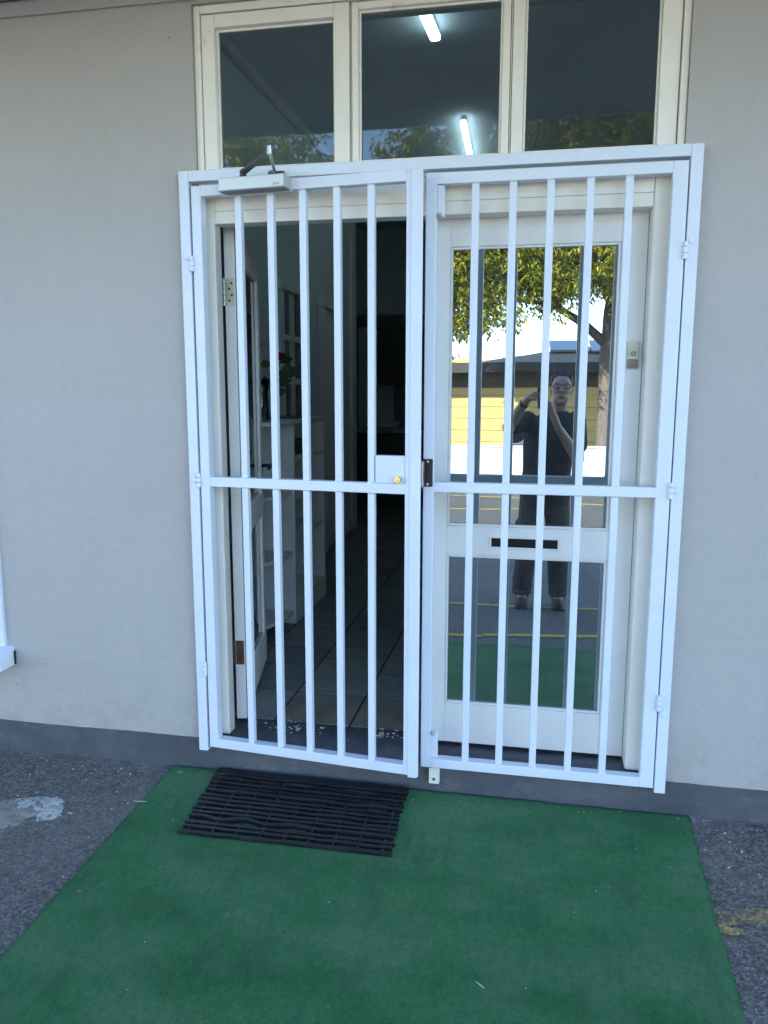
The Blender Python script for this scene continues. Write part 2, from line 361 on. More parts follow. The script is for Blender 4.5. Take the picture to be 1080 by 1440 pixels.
# worn yellow arc beside the carpet
L = []; Rr = []
for i in range(15):
    t = i/14; x = 1.815+0.55*t; L.append((x, -0.452+0.095*t**0.8+random.uniform(-.006, .006)))
    Rr.append((x, -0.452+0.095*t**0.8-0.052-0.012*math.sin(t*9)+random.uniform(-.008, .008)))
tag(ground_strip('parking_line', L, Rr, YELLOW, 0.004), 'short worn yellow mark on the asphalt beside the carpet', kind='structure')
L = []; Rr = []
for i in range(7):
    t = i/6; x = 1.815+0.09*t; L.append((x, -0.505-0.02*t)); Rr.append((x, -0.545+0.018*t**2+random.uniform(-.004, .004)))
tag(ground_strip('parking_line', L, Rr, YELLOW, 0.005), 'worn yellow corner stroke at the carpet edge', kind='structure')

# dried cement patch: low irregular mound
def blob(name, cx, cy, rx, ry, h, mat, seed, parent=None, n=40, rot=0.0):
    mb = MB(); rings = 7
    for i in range(rings+1):
        q = i/rings
        for j in range(n):
            a = 2*math.pi*j/n
            k = 1+0.42*noise.noise(Vector((math.cos(a)*1.7, math.sin(a)*1.7, seed)))+0.16*noise.noise(Vector((math.cos(a)*6, math.sin(a)*6, seed+3)))
            x0 = rx*q*k*math.cos(a); y0 = ry*q*k*math.sin(a)
            x = cx+x0*math.cos(rot)-y0*math.sin(rot); y = cy+x0*math.sin(rot)+y0*math.cos(rot)
            z = gz(y)+h*(1-q**2)*(0.6+0.8*abs(noise.noise(Vector((x*22, y*22, seed)))))+(0.0005 if q < 1 else -0.002)
            mb.v.append((x, y, z))
    for i in range(rings):
        for j in range(n): mb.f.append([i*n+j, (i+1)*n+j, (i+1)*n+(j+1) % n, i*n+(j+1) % n]); mb.m.append(0)
    return obj(name, mb, mat, parent, smooth=True)
cp = empty('cement_patch', (-0.52, -0.36, gz(-0.36)), label='pale dried cement patch on the asphalt left of the carpet', cat='cement patch')
blob('splash', -0.575, -0.385, 0.115, 0.085, 0.013, CEMENT2, 2.0, cp, rot=0.1); blob('smear', -0.525, -0.325, 0.125, 0.062, 0.008, CEMENT, 5.0, cp, rot=0.35); blob('smear', -0.43, -0.345, 0.055, 0.055, 0.005, CEMENT, 8.0, cp, rot=0.2)

# small crumbs on the tarmac (uncountable)
mb = MB()
for i in range(150):
    if i % 2: x = random.uniform(-1.1, -0.16); y = -abs(random.gauss(0, 0.28))
    else:
        if i % 4: continue
        x = random.uniform(1.84, 2.3); y = -abs(random.gauss(0, 0.2))
    y = min(y, 0.02); s = random.uniform(0.0012, 0.0036); z = gz(y)
    mb.ball((x, y, z+s*0.5), s*random.uniform(.7, 1.6), s, s*0.6, 5, 3)
for i in range(55):
    x = random.uniform(0.0, 1.8); y = random.choice((random.uniform(-0.03, 0.03), random.uniform(-1.1, 0))); s = random.uniform(0.0008, 0.0022)
    mb.ball((x, y, gz(y)+0.008+s*0.4), s*random.uniform(.8, 2), s, s*0.5, 5, 3)
tag(obj('stone_crumbs', mb, CHIP), 'pale stone crumbs scattered along the foot of the wall', kind='stuff')

for (a, b, nm) in ((-3.2, -0.13, 'left'), (1.83, 4.0, 'right')):
    L = []; Rr = []; n = int((b-a)/0.04)
    for i in range(n+1):
        x = a+(b-a)*i/n; L.append((x, 0.036)); Rr.append((x, -0.012-0.030*(0.5+noise.noise(Vector((x*6, 2, 1))))))
    tag(ground_strip('wall_foot_dust', L, Rr, DUST, 0.003), 'pale dust along the foot of the wall, '+nm+' of the carpet', kind='stuff')
# ---------------------------------------------------------------- the grey building
bld = empty('building', (0.87, 0.15, 0), label='grey plastered building with dark plinth and deep overhanging eave', cat='building')
YW = 0.040
def wall_holes(mb, x0, x1, z0, z1, y0, y1, holes):
    X = sorted({x0, x1, *[h[0] for h in holes], *[h[1] for h in holes]}); Z = sorted({z0, z1, *[h[2] for h in holes], *[h[3] for h in holes]})
    solid = lambda i, j: 0 <= i < len(X)-1 and 0 <= j < len(Z)-1 and not any(h[0] <= X[i] < h[1] and h[2] <= Z[j] < h[3] for h in holes)
    for i in range(len(X)-1):
        for j in range(len(Z)-1):
            if not solid(i, j): continue
            a, b, c, d = X[i], X[i+1], Z[j], Z[j+1]
            mb.quad((a, y0, c), (b, y0, c), (b, y0, d), (a, y0, d)); mb.quad((b, y1, c), (a, y1, c), (a, y1, d), (b, y1, d))
            if not solid(i-1, j): mb.quad((a, y1, c), (a, y0, c), (a, y0, d), (a, y1, d))
            if not solid(i+1, j): mb.quad((b, y0, c), (b, y1, c), (b, y1, d), (b, y0, d))
            if not solid(i, j-1): mb.quad((a, y0, c), (a, y1, c), (b, y1, c), (b, y0, c))
            if not solid(i, j+1): mb.quad((a, y1, d), (a, y0, d), (b, y0, d), (b, y1, d))
WX0, WX1 = 0.050, 1.690
mb = MB(); wall_holes(mb, -15, 9, 0.0, 2.86, YW, 0.27, [(WX0, WX1, 0.0, 2.795), (-1.70, -0.845, 0.45, 1.95)])
obj('wall', mb, WALL, bld)
# wall plate band under the soffit and plinth with a wandering brushed edge
obj('wall_plate', B(-15, 9, 0.028, YW, 2.805, 2.852), WALL, bld, bevel=0.006)
mb = MB()
for (a, b) in ((-15, WX0), (WX1, 9)):
    n = int((b-a)/0.03)
    for i in range(n+1):
        x = a+(b-a)*i/n; zt = 0.128+0.006*noise.noise(Vector((x*2.3, 1, 0)))+0.003*noise.noise(Vector((x*14, 4, 0)))-0.006*max(0, min(1, (x-1)))
        k = len(mb.v); mb.v += [(x, YW-0.004, -0.01), (x, YW-0.004, zt), (x, YW+0.01, zt+0.001)]
        if i: mb.f += [[k-3, k, k+1, k-2], [k-2, k+1, k+2, k-1]]; mb.m += [0, 0]
obj('plinth', mb, PLINTH, bld)
# door step
mb = MB(); n = 60; prof = [(YW-0.004, -0.01), (YW-0.003, 0.122), (YW+0.008, 0.136), (0.12, 0.139), (0.225, 0.139), (0.235, 0.133), (0.30, 0.133)]
for i in range(n+1):
    x = WX0+(WX1-WX0)*i/n
    for j, (y, z) in enumerate(prof):
        dz = 0.004*noise.noise(Vector((x*9, y*30, 2))) if 1 <= j <= 5 else 0; dy = 0.005*noise.noise(Vector((x*7, z*9, 8))) if j in (2, 4) else 0
        mb.v.append((x, y+dy, z+dz))
for i in range(n):
    for j in range(len(prof)-1):
        a = i*len(prof)+j; mb.f.append([a, a+len(prof), a+len(prof)+1, a+1]); mb.m.append(0)
obj('door_step', mb, PLINTH, bld, smooth=True)
mb = MB()
for i in range(170):
    x = random.choice((random.uniform(0.13, 0.86), random.gauss(0.30, 0.04), random.gauss(0.70, 0.06))); y = random.gauss(0.19, 0.035); s = random.choice((0.0012, 0.0018, 0.003, 0.006))*random.uniform(0.7, 1.3)
    if y > 0.245 or y < 0.06: continue
    mb.ball((x, y, 0.141+s*0.2), s*random.uniform(0.6, 1.8), s, s*0.35, 5, 3, Matrix.Rotation(random.uniform(0, 3), 3, 'Z'))
tag(obj('flaked_paint', mb, CHIP), 'white flakes of paint and grit lying on the door step', kind='stuff')
# roof and eave with boards
ZS = 2.86; EY = -1.385
sof = obj('soffit', B(-15, 9, EY, 0.03, ZS+0.012, ZS+0.03), SOFFIT, bld)
nb = 13; bw = (0.03-EY)/nb; bm_ = B(-15, 9, 0.003, bw-0.003, 0, 0.012).mesh('board')
bm_.materials.append(SOFFIT)
for i in range(nb):
    o = bpy.data.objects.new('board', bm_); COL.objects.link(o); o.location = (0, EY+i*bw, ZS)
    mw = o.matrix_basis.copy(); o.parent = sof; o.location = (0, EY+i*bw, ZS)
obj('fascia', B(-15, 9, EY-0.025, EY, ZS-0.02, ZS+0.16), W_WOOD, bld, bevel=0.004)
mb = MB(); mb.tube([(-15, EY-0.085, ZS+0.12), (9, EY-0.085, ZS+0.12)], 0.058, 12); obj('gutter', mb, ROOFM, bld, smooth=True)
mb = MB(); mb.quad((-15, EY-0.05, ZS+0.15), (9, EY-0.05, ZS+0.15), (9, 4.2, ZS+1.9), (-15, 4.2, ZS+1.9)); mb.quad((-15, 4.2, ZS+1.9), (9, 4.2, ZS+1.9), (9, 9.5, ZS+0.15), (-15, 9.5, ZS+0.15))
obj('roof', mb, ROOFM, bld)
mb = MB(); mb.box(-15.0, -14.8, 0.27, 9, 0, 3.4); mb.box(8.8, 9, 0.27, 9, 0, 3.4); mb.box(-14.8, 8.8, 8.8, 9, 0, 3.4)
obj('outer_wall', mb, WALL, bld)

# louvred window at the left edge of the view
win = empty('louvre_window', (-1.27, YW, 0.45), label='white framed louvre window with thick white sill at the far left', cat='window')
mb = MB(); wx0, wx1, wz0, wz1 = -1.70, -0.845, 0.45, 1.95
mb.box(wx0, wx0+.045, .025, .09, wz0, wz1); mb.box(wx1-.045, wx1, .025, .09, wz0, wz1); mb.box(wx0+.045, wx1-.045, .025, .09, wz1-.05, wz1); mb.box(wx0+.045, wx1-.045, .025, .09, wz0, wz0+.10)
obj('frame', mb, W_METAL, win, bevel=0.003)
sl = MB(); sl.box(wx0+.05, wx1-.05, -0.045, 0.045, -0.003, 0.003, Matrix.Rotation(R(52), 4, 'X')); slm = sl.mesh('louvre'); slm.materials.append(GLASS)
for i in range(15):
    o = bpy.data.objects.new('louvre', slm); COL.objects.link(o); o.parent = win; o.location = (1.27, 0.06-YW, 0.145+i*0.085)
mb = MB()
mb.add([(wx0-.03, -0.055, 0.372), (-0.812, -0.055, 0.372), (-0.812, YW, 0.372), (wx0-.03, YW, 0.372), (wx0-.03, -0.055, 0.425), (-0.812, -0.055, 0.425), (-0.812, YW, 0.452), (wx0-.03, YW, 0.452)],
       [(0, 3, 2, 1), (4, 5, 6, 7), (0, 1, 5, 4), (1, 2, 6, 5), (3, 0, 4, 7)])
obj('sill', mb, W_METAL, win, bevel=0.006)
obj('sill_bracket', B(-0.8118, -0.806, 0.030, YW-.001, 0.378, 0.435), BLACK, win, bevel=0.002)
obj('back_panel', B(wx0+.05, wx1-.05, 0.17, 0.18, wz0+.1, wz1-.05), IN_DARK, win)

# ---------------------------------------------------------------- door frame and transom
YF = 0.062
df = empty('door_frame', (0.87, 0.1, 0.14), label='cream painted timber door frame around the double doorway', cat='door frame')
obj('jamb', MB().box(WX0+.001, 0.104, YF, 0.118, 0.142, 2.20).box(WX0+.001, 0.070, 0.1185, 0.20, 0.142, 2.20), W_WOOD, df, bevel=0.004)
obj('jamb', B(1.606, WX1-.001, YF, 0.20, 0.138, 2.20), W_WOOD, df, bevel=0.012, seg=4)
obj('head', B(0.104, 1.606, YF+0.001, 0.130, 2.076, 2.1195), W_WOOD, df, bevel=0.003)
obj('head', B(0.104, 1.606, YF, 0.20, 2.1198, 2.20), W_WOOD, df, bevel=0.003)
obj('drip_rail', B(WX0+.001, WX1-.001, YF-0.012, 0.20, 2.2015, 2.232), W_WOOD, df, bevel=0.004)
tw = empty('transom_window', (0.87, 0.08, 2.235), label='cream framed three-pane transom window above the doors', cat='window')
obj('frame', MB().box(WX0+.001, 0.074, YF-.008, 0.18, 2.234, 2.794).box(1.667, WX1-.001, YF-.008, 0.18, 2.234, 2.794).box(0.074, 1.667, YF-.008, 0.18, 2.768, 2.794).box(0.6035, 0.6085, YF+.012, 0.16, 2.234, 2.768).box(1.1385, 1.1435, YF+.012, 0.16, 2.234, 2.768), W_WOOD, tw, bevel=0.003)
for k, (a, b, c, d, zt) in enumerate(((0.077, 0.602, 0.125, 0.550, 2.722), (0.610, 1.137, 0.632, 1.112, 2.742), (1.145, 1.664, 1.183, 1.605, 2.742))):
    y0 = YF-0.004 if k == 0 else YF+0.004
    mb = MB(); mb.box(a, c, y0, 0.115, 2.236, 2.765); mb.box(d, b, y0, 0.115, 2.236, 2.765); mb.box(c, d, y0, 0.115, 2.236, 2.262); mb.box(c, d, y0, 0.115, zt, 2.765)
    s_ = obj('sash', mb, W_WOOD, tw, bevel=0.003)
    obj('pane', B(c, d, 0.088, 0.092, 2.262, zt), GLASS, s_)
    mb = MB(); e = 0.008
    mb.box(c, c+e, 0.078, 0.087, 2.262, zt); mb.box(d-e, d, 0.078, 0.087, 2.262, zt); mb.box(c+e, d-e, 0.078, 0.087, zt-e, zt); mb.box(c+e, d-e, 0.078, 0.087, 2.262, 2.262+e)
    obj('putty_bead', mb, W_WOOD, s_, bevel=0.003)

# ---------------------------------------------------------------- the two glazed door leaves (local: u from hinge edge, v from outer face inwards, z)
LW, LT = 0.735, 0.040
def make_leaf(root, flip, worn):
    """flip=-1: hinge on the right (u runs to -x)"""
    f = flip
    def bx(mb, u0, u1, v0, v1, z0, z1):
        a, b = sorted((f*u0, f*u1)); return mb.box(a, b, v0, v1, z0, z1)
    g0, g1 = 0.085, 0.660; z0, zL0, zL1, zU0, zU1, z1 = 0.012, 0.168, 0.746, 0.855, 1.842, 1.950
    local(root, 'stile', bx(MB(), 0, g0, 0, LT, z0, z1), W_DOOR, bevel=0.0025)
    local(root, 'stile', bx(MB(), g1, LW, 0, LT, z0, z1), W_DOOR, bevel=0.0025)
    local(root, 'rail', bx(MB(), g0, g1, 0.001, LT-.001, z0, zL0), W_DOOR, bevel=0.0025)
    mid = MB(); bx(mid, g0, g1, 0.001, LT-.001, zL1, zU0); mr = local(root, 'rail', mid, W_DOOR, bevel=0.0025)
    local(root, 'rail', bx(MB(), g0, g1, 0.001, LT-.001, zU1, z1), W_DOOR, bevel=0.0025)
    for (a, b) in ((zL0, zL1), (zU0, zU1)):
        p = local(root, 'pane', bx(MB(), g0+.001, g1-.001, 0.015, 0.019, a+.001, b-.001), MIRROR)
        mb = MB(); e = 0.009
        for (va, vb) in ((0.0055, 0.0145), (0.0195, 0.033)):
            bx(mb, g0, g0+e, va, vb, a, b); bx(mb, g1-e, g1, va, vb, a, b); bx(mb, g0+e, g1-e, va, vb, a, a+e); bx(mb, g0+e, g1-e, va, vb, b-e, b)
        o = obj('glazing_bead', mb, W_DOOR, None, bevel=0.003); o.parent = p
    return mr
dR = empty('glazed_door', (1.6045, 0.140, 0.142), label='closed white glazed door with reflective panes and a letter slot', cat='door')
mrail = make_leaf(dR, -1, False)
o = obj('letter_slot', B(-0.4955, -0.2585, -0.0015, 0.003, 0.783, 0.815), VOID, None); o.parent = mrail
mb = MB(); mb.box(-0.505, -0.4955, -.004, .004, 0.775, 0.823); mb.box(-0.2585, -0.249, -.004, .004, 0.775, 0.823); mb.box(-0.4955, -0.2585, -.004, .004, 0.815, 0.823); mb.box(-0.4955, -0.2585, -.004, .004, 0.775, 0.783)
o = obj('slot_trim', mb, W_DOOR, None, bevel=0.002); o.parent = mrail
lk = local(dR, 'lock_plate', B(-0.0495, -0.0135, -0.016, -0.0003, 1.452, 1.512), plain('cream_lock_enamel', (0.60, 0.56, 0.44), 0.4, 0.06, 30), bevel=0.003)
o = obj('key_cylinder', MB().disc((-0.032, -0.0165, 1.472), (0, -1, 0), 0.0085, 0.004), plain('dull_nickel', (0.22, 0.24, 0.24), 0.4, 0.1, 40, metal=0.7), None, smooth=False); o.parent = lk
local(dR, 'lock_base', MB().box(-0.0495, -0.0135, -0.010, -0.0003, 1.423, 1.4515), plain('grimy_lock_metal', (0.25, 0.21, 0.18), 0.55, 0.25, 60), bevel=0.002)
local(dR, 'weather_bar', B(-LW+.01, -0.01, 0.004, 0.03, 0.001, 0.0115), BLACK)
A_OPEN = R(103)
dL = empty('glazed_door', (0.087, 0.182, 0.142), A_OPEN, label='white glazed door standing open into the dark hall', cat='door')
# after opening, the outer face looks to the right: local v points to -u90, so build it with v mirrored
leafroot = dL
def leaf_open():
    def bx(u0, u1, v0, v1, z0, z1): return B(u0, u1, -LT+v0, -LT+v1, z0, z1)
    g0, g1 = 0.085, 0.660; z0, zL0, zL1, zU0, zU1, z1 = 0.012, 0.168, 0.746, 0.855, 1.842, 1.950
    local(dL, 'stile', bx(0, g0, 0, LT, z0, z1), W_DOOR, bevel=0.0025); local(dL, 'stile', bx(g1, LW, 0, LT, z0, z1), W_DOOR, bevel=0.0025)
    for a, b in ((z0, zL0), (zL1, zU0), (zU1, z1)): local(dL, 'rail', bx(g0, g1, .001, LT-.001, a, b), W_DOOR, bevel=0.0025)
    for (a, b) in ((zL0, zL1), (zU0, zU1)):
        p = local(dL, 'pane', bx(g0+.001, g1-.001, .015, .019, a+.001, b-.001), MIRROR)
        mb = MB(); e = 0.009
        for (va, vb) in ((-LT+.0055, -LT+.0145), (-LT+.0195, -LT+.033)):
            mb.box(g0, g0+e, va, vb, a, b); mb.box(g1-e, g1, va, vb, a, b); mb.box(g0+e, g1-e, va, vb, a, a+e); mb.box(g0+e, g1-e, va, vb, b-e, b)
        o = obj('glazing_bead', mb, W_DOOR, None, bevel=0.003); o.parent = p
leaf_open()
def butt_hinge(z, mat, screws):
    h = local(dL, 'hinge', B(-0.0022, -0.0003, -0.036, -0.004, z, z+0.10), mat, bevel=0.0006)
    if not screws: h['label'] = 'rusty brown lower hinge'
    mb = MB()
    for i in range(5): mb.tube([(-0.004, 0.004, z+0.0205*i), (-0.004, 0.004, z+0.0205*i+0.018)], 0.0062, 10)
    o = obj('knuckle', mb, mat if not screws else STEEL, None); o.parent = h
    if screws:
        for i, (v, zz) in enumerate(((-.026, .083), (-.016, .062), (-.026, .040), (-.016, .019))):
            o = obj('screw', MB().disc((-0.0023, v, z+zz), (-1, 0, 0), 0.0042, 0.0012, 10), VOID, None); o.parent = h
butt_hinge(1.662, plain('aged_hinge_steel', (0.50, 0.49, 0.40), 0.42, 0.15, 30, metal=0.55), True)
butt_hinge(0.245, RUST, False)
mb = MB(); mb.box(LW-0.001, LW+0.002, -0.033, -0.009, 0.93, 1.10); lcs = local(dL, 'lock_face', mb, plain('old_brass_plate', (0.35, 0.30, 0.18), 0.45, 0.2, 30, metal=0.6))
mb = MB(); mb.tube([(LW-.045, -LT, 0.99), (LW-.045, -LT-.045, 0.99)], 0.009, 10); mb.tube([(LW-.045, -LT-.045, 0.99), (LW-.15, -LT-.045, 0.985)], 0.008, 10)
local(dL, 'lever_handle', mb, BLACK, smooth=True)

# ---------------------------------------------------------------- interior hall and kitchen
FZ = 0.14
BTILE = plain('brown_stained_tile', (0.185, 0.165, 0.135), 0.6, 0.35, 7, 25, 0.3, 0.003)
fl = tag(obj('interior_floor', B(-3.2, 3.6, 0.236, 7.2, 0.02, FZ-0.004), GROUT), kind='structure')
tw_, tg = 0.318, 0.009
tme = B(0, tw_-tg, 0, tw_-tg, -0.006, 0.0).mesh('floor_tile'); tme.materials.append(TILE)
nt_ = 0
for i in range(-8, 7):
    for j in range(0, 22):
        x = 0.235+i*tw_; y = 0.238+j*tw_
        if x < -3.1 or x > 2.2 or (x < -0.9 and y < 4.3): continue
        if nt_ >= 240: continue
        o = bpy.data.objects.new('floor_tile', tme); COL.objects.link(o); o.parent = fl; o.location = (x, y, FZ+random.uniform(-.0006, .0006)); nt_ += 1
        if j == 0 and i in (0, 1, 2): o.material_slots[0].link = 'OBJECT'; o.material_slots[0].material = BTILE; o['label'] = 'brown stained floor tile at the threshold'
bd = bld
obj('inner_wall', MB().box(-0.62, -0.50, 0.272, 4.63, FZ-.002, 3.38), IN_WALL, bd)
obj('inner_wall', MB().box(-3.2, 3.6, 6.85, 6.95, FZ-.002, 3.38), IN_WALL, bd)
obj('inner_wall', MB().box(2.6, 2.7, 0.272, 6.85, FZ-.002, 3.38), IN_WALL, bd)
obj('inner_wall', MB().box(-3.2, -3.1, 4.63, 6.85, FZ-.002, 3.38), IN_WALL, bd)
obj('inner_wall', MB().box(-3.1, -0.62, 4.53, 4.63, FZ-.002, 3.38), IN_WALL, bd)
obj('inner_lining', MB().box(-0.5, 2.6, 0.272, 0.29, 2.86, 3.38).box(-0.5, 0.05, 0.272, 0.285, FZ, 2.86).box(1.69, 2.6, 0.272, 0.285, FZ, 2.86), IN_WALL, bd)
obj('inner_ceiling', B(-3.2, 2.7, 0.272, 6.95, 3.38, 3.44), IN_CEIL, bd)
obj('cornice', B(-0.5, -0.44, 0.29, 4.63, 3.32, 3.38), IN_WALL, bd, bevel=0.02, seg=4)
obj('skirting', MB().box(-0.5, -0.485, 0.3, 3.52, FZ, FZ+.12).box(-0.5, -0.485, 4.16, 4.63, FZ, FZ+.12), IN_WHITE, bd, bevel=0.004)
obj('corner_pilaster', MB().box(-0.62, -0.47, 4.632, 4.80, FZ, 3.38), IN_WHITE, bd, bevel=0.01)
# casement in the hall wall
ic = empty('inner_window', (-0.5, 2.8, 1.25), label='narrow paned white casement on the dim left wall of the hall', cat='window')
X = -0.5
obj('frame', MB().box(X, X+.045, 2.50, 2.56, 1.25, 2.16).box(X, X+.045, 3.04, 3.10, 1.25, 2.16).box(X, X+.06, 2.47, 3.13, 2.161, 2.23).box(X, X+.06, 2.47, 3.13, 1.20, 1.249).box(X+.002, X+.035, 2.77, 2.81, 1.25, 2.16)
    .box(X+.002, X+.03, 2.56, 2.77, 1.53, 1.57).box(X+.002, X+.03, 2.81, 3.04, 1.53, 1.57).box(X+.002, X+.03, 2.56, 2.77, 1.83, 1.87).box(X+.002, X+.03, 2.81, 3.04, 1.83, 1.87), IN_WHITE, ic, bevel=0.004)
for ya, yb in ((2.562, 2.768), (2.812, 3.038)):
    for za, zb in ((1.252, 1.528), (1.572, 1.828), (1.872, 2.158)): obj('pane', B(X+.004, X+.010, ya, yb, za, zb), plain('dim_glass', (0.10, 0.12, 0.13), 0.08, 0.05), ic)
idr = empty('inner_door', (-0.5, 3.83, FZ), label='pale panelled door in its casing farther down the hall wall', cat='door')
obj('casing', MB().box(X, X+.05, 3.54, 3.62, FZ, 2.15).box(X, X+.05, 4.06, 4.14, FZ, 2.15).box(X, X+.065, 3.51, 4.17, 2.151, 2.24), IN_WHITE, idr, bevel=0.006)
ip = obj('door_slab', B(X+.001, X+.022, 3.621, 4.059, FZ+.09, 2.149), IN_WHITE, idr)
for za, zb in ((0.4, 1.15), (1.3, 2.0)): obj('raised_panel', B(X+.0225, X+.034, 3.69, 3.99, za, zb), IN_WHITE, ip, bevel=0.008)
# bookcase with end shelves
bc = empty('bookcase', (-0.3, 1.8, FZ), label='white open bookcase with end shelves behind the open door', cat='bookcase')
obj('side_panel', B(-0.47, -0.085, 1.545, 1.568, FZ, 1.30), IN_WHITE, bc, bevel=0.002)
obj('side_panel', B(-0.47, -0.085, 2.18, 2.205, FZ, 1.30), IN_WHITE, bc, bevel=0.002)
obj('side_panel', B(-0.47, -0.17, 1.16, 1.18, FZ, 1.27), IN_WHITE, bc, bevel=0.002)
obj('back_panel', B(-0.485, -0.471, 1.16, 2.205, FZ, 1.30), IN_WHITE, bc)
obj('top_board', B(-0.485, -0.075, 1.15, 2.215, 1.301, 1.325), IN_WHITE, bc, bevel=0.003)
obj('plinth_board', B(-0.1, -0.087, 1.568, 2.18, FZ, FZ+.11), IN_WHITE, bc)
for z in (0.255, 0.64, 0.86, 1.09): obj('shelf', B(-0.47, -0.09, 1.5685, 2.1795, z, z+.02), IN_WHITE, bc, bevel=0.002)
for z in (0.20, 0.55, 0.9):
    mb = MB(); vs = [(-0.47, 1.544), (-0.47, 1.1805), (-0.20, 1.1805)]+[(-0.20+0.10*math.sin(R(a)), 1.5-0.3195*math.cos(R(a))) for a in range(10, 95, 10)]+[(-0.10, 1.544)]
    k = len(vs); mb.add([(x, y, z) for x, y in vs]+[(x, y, z+.02) for x, y in vs], [list(range(k))[::-1], list(range(k, 2*k))]+[(i, (i+1) % k, k+(i+1) % k, k+i) for i in range(k)])
    obj('end_shelf', mb, IN_WHITE, bc)
tag(obj('storage_box', B(-0.36, -0.13, 1.60, 1.95, 1.111, 1.20), BLACK, bevel=0.006), 'black storage box on the upper bookcase shelf', 'box')
tag(obj('magazine', B(-0.36, -0.12, 1.70, 1.98, 1.326, 1.334), IN_DARK, bevel=0.001), 'thin dark magazine lying on the bookcase top', 'magazine')
# vase and roses
va = empty('flower_vase', (-0.22, 1.40, 1.326), label='clear glass vase on the bookcase holding red roses', cat='vase')
mb = MB(); n = 20; pr_ = [(0.035, 0), (0.048, 0.004), (0.040, 0.08), (0.036, 0.15), (0.055, 0.22), (0.052, 0.22), (0.033, 0.15), (0.036, 0.08), (0.043, 0.012), (0.0, 0.012)]
vs = [(r_*math.cos(2*math.pi*j/n), r_*math.sin(2*math.pi*j/n), z) for r_, z in pr_ for j in range(n)]
mb.add(vs, [(i*n+j, i*n+(j+1) % n, (i+1)*n+(j+1) % n, (i+1)*n+j) for i in range(len(pr_)-1) for j in range(n)]); local(va, 'glass_body', mb, m_glass('vase_glass', (0.75, 0.8, 0.82)), smooth=True)
ROSE = plain('red_rose_petal', (0.42, 0.012, 0.02), 0.6, 0.25, 40); RSTEM = plain('rose_leaf', (0.035, 0.085, 0.03), 0.5, 0.25, 30)
def rose(dx, dy, h, lab, lv):
    r_ = empty('rose', (-0.22, 1.40, 1.345), label=lab, cat='flower', group='red roses in the vase')
    local(r_, 'stem', MB().tube([(0, 0, 0), (dx*.3, dy*.3, h*.5), (dx, dy, h)], 0.0035, 6), RSTEM)
    mb = MB()
    for k in range(16):
        a = k*2.4; q = k/16; rr = 0.008+0.024*q; rot = Matrix.Rotation(a, 3, 'Z') @ Matrix.Rotation(0.15+0.75*q, 3, 'Y')
        c = Vector((dx, dy, h+0.012)); w_ = 0.012+0.014*q; hh = 0.042-0.01*q; P = []
        for i in range(4):
            for j in range(5):
                u = (j-2)/2; t = i/3; P.append(c+rot @ Vector((rr*(0.5+0.5*t)+0.006*t*t-0.35*w_*u*u, w_*u*(0.6+0.6*t-0.5*t*t), hh*t-0.004*u*u*t)))
        mb.add(P, [(i*5+j, i*5+j+1, i*5+j+6, i*5+j+5) for i in range(3) for j in range(4)])
    local(r_, 'bloom', mb, ROSE, smooth=True)
    for (a, zz, L) in lv:
        d = Vector((math.cos(a), math.sin(a), 0.35)).normalized(); s = (Vector((0.2, -0.3, 1))-d*d.dot(Vector((0.2, -0.3, 1)))).normalized()*L*0.26; p0 = Vector((dx*zz/h, dy*zz/h, zz))
        local(r_, 'leaf', MB().add([p0, p0+d*L*.45+s, p0+d*L+Vector((0, 0, -.015)), p0+d*L*.45-s], [(0, 1, 2, 3)]), RSTEM)
rose(-0.02, 0.0, 0.37, 'taller red rose standing in the vase', [(0.3, .27, .10), (2.5, .24, .09), (4, .30, .08), (1.2, .18, .10)])
rose(0.10, 0.05, 0.30, 'lower red rose leaning right out of the vase', [(0.15, .22, .16), (0.7, .17, .13), (-0.5, .29, .11), (5.2, .13, .11), (0.0, .12, .12)])
# kitchen at the far end
kc = empty('kitchen_counter', (-0.6, 6.5, FZ), label='dark kitchen counter at the far end of the hall', cat='counter')
obj('base_cabinet', B(-2.6, 0.6, 6.25, 6.845, FZ, 1.0), IN_DARK, kc, bevel=0.003)
obj('worktop', B(-2.62, 0.62, 6.21, 6.845, 1.001, 1.04), plain('pale_worktop', (0.30, 0.31, 0.31), 0.3, 0.08), kc, bevel=0.004)
for i in range(5): obj('cupboard_door', B(-2.55+i*.63, -2.55+i*.63+.60, 6.232, 6.249, FZ+.1, 0.97), IN_DARK, kc, bevel=0.003)
pt = empty('backsplash', (-0.5, 6.84, 1.04), label='patterned tile strip above the kitchen counter', cat='tiles')
tm2 = B(0, .148, -.008, 0, 0, .148).mesh('wall_tile'); tm2.materials.append(PTILE)
for i in range(-13, 4):
    for j in range(9):
        if -3 < i < 1 and j < 8 and i > -3 and (i >= -2): continue
        o = bpy.data.objects.new('wall_tile', tm2); COL.objects.link(o); o.location = (-0.62+i*.15+.5, 0.008, 0.003+j*.15); o.parent = pt
obj_h = tag(obj('kitchen_cabinet', MB().box(-0.60, 0.3, 6.45, 6.845, 1.55, 2.18).box(-0.62, 0.32, 6.43, 6.845, 2.181, 2.21), IN_DARK, bevel=0.004), 'dark wall cabinet hanging over the kitchen counter', 'cabinet')
mb = MB(); mb.loft([((-0.5, 6.5, 1.041), .10, .10), ((-0.5, 6.5, 1.06), .15, .15), ((-0.5, 6.5, 1.11), .17, .17), ((-0.5, 6.5, 1.112), .165, .165)], 24)
tag(obj('baking_dish', mb, IN_WHITE, smooth=False), 'pale round dish on the kitchen counter', 'dish')
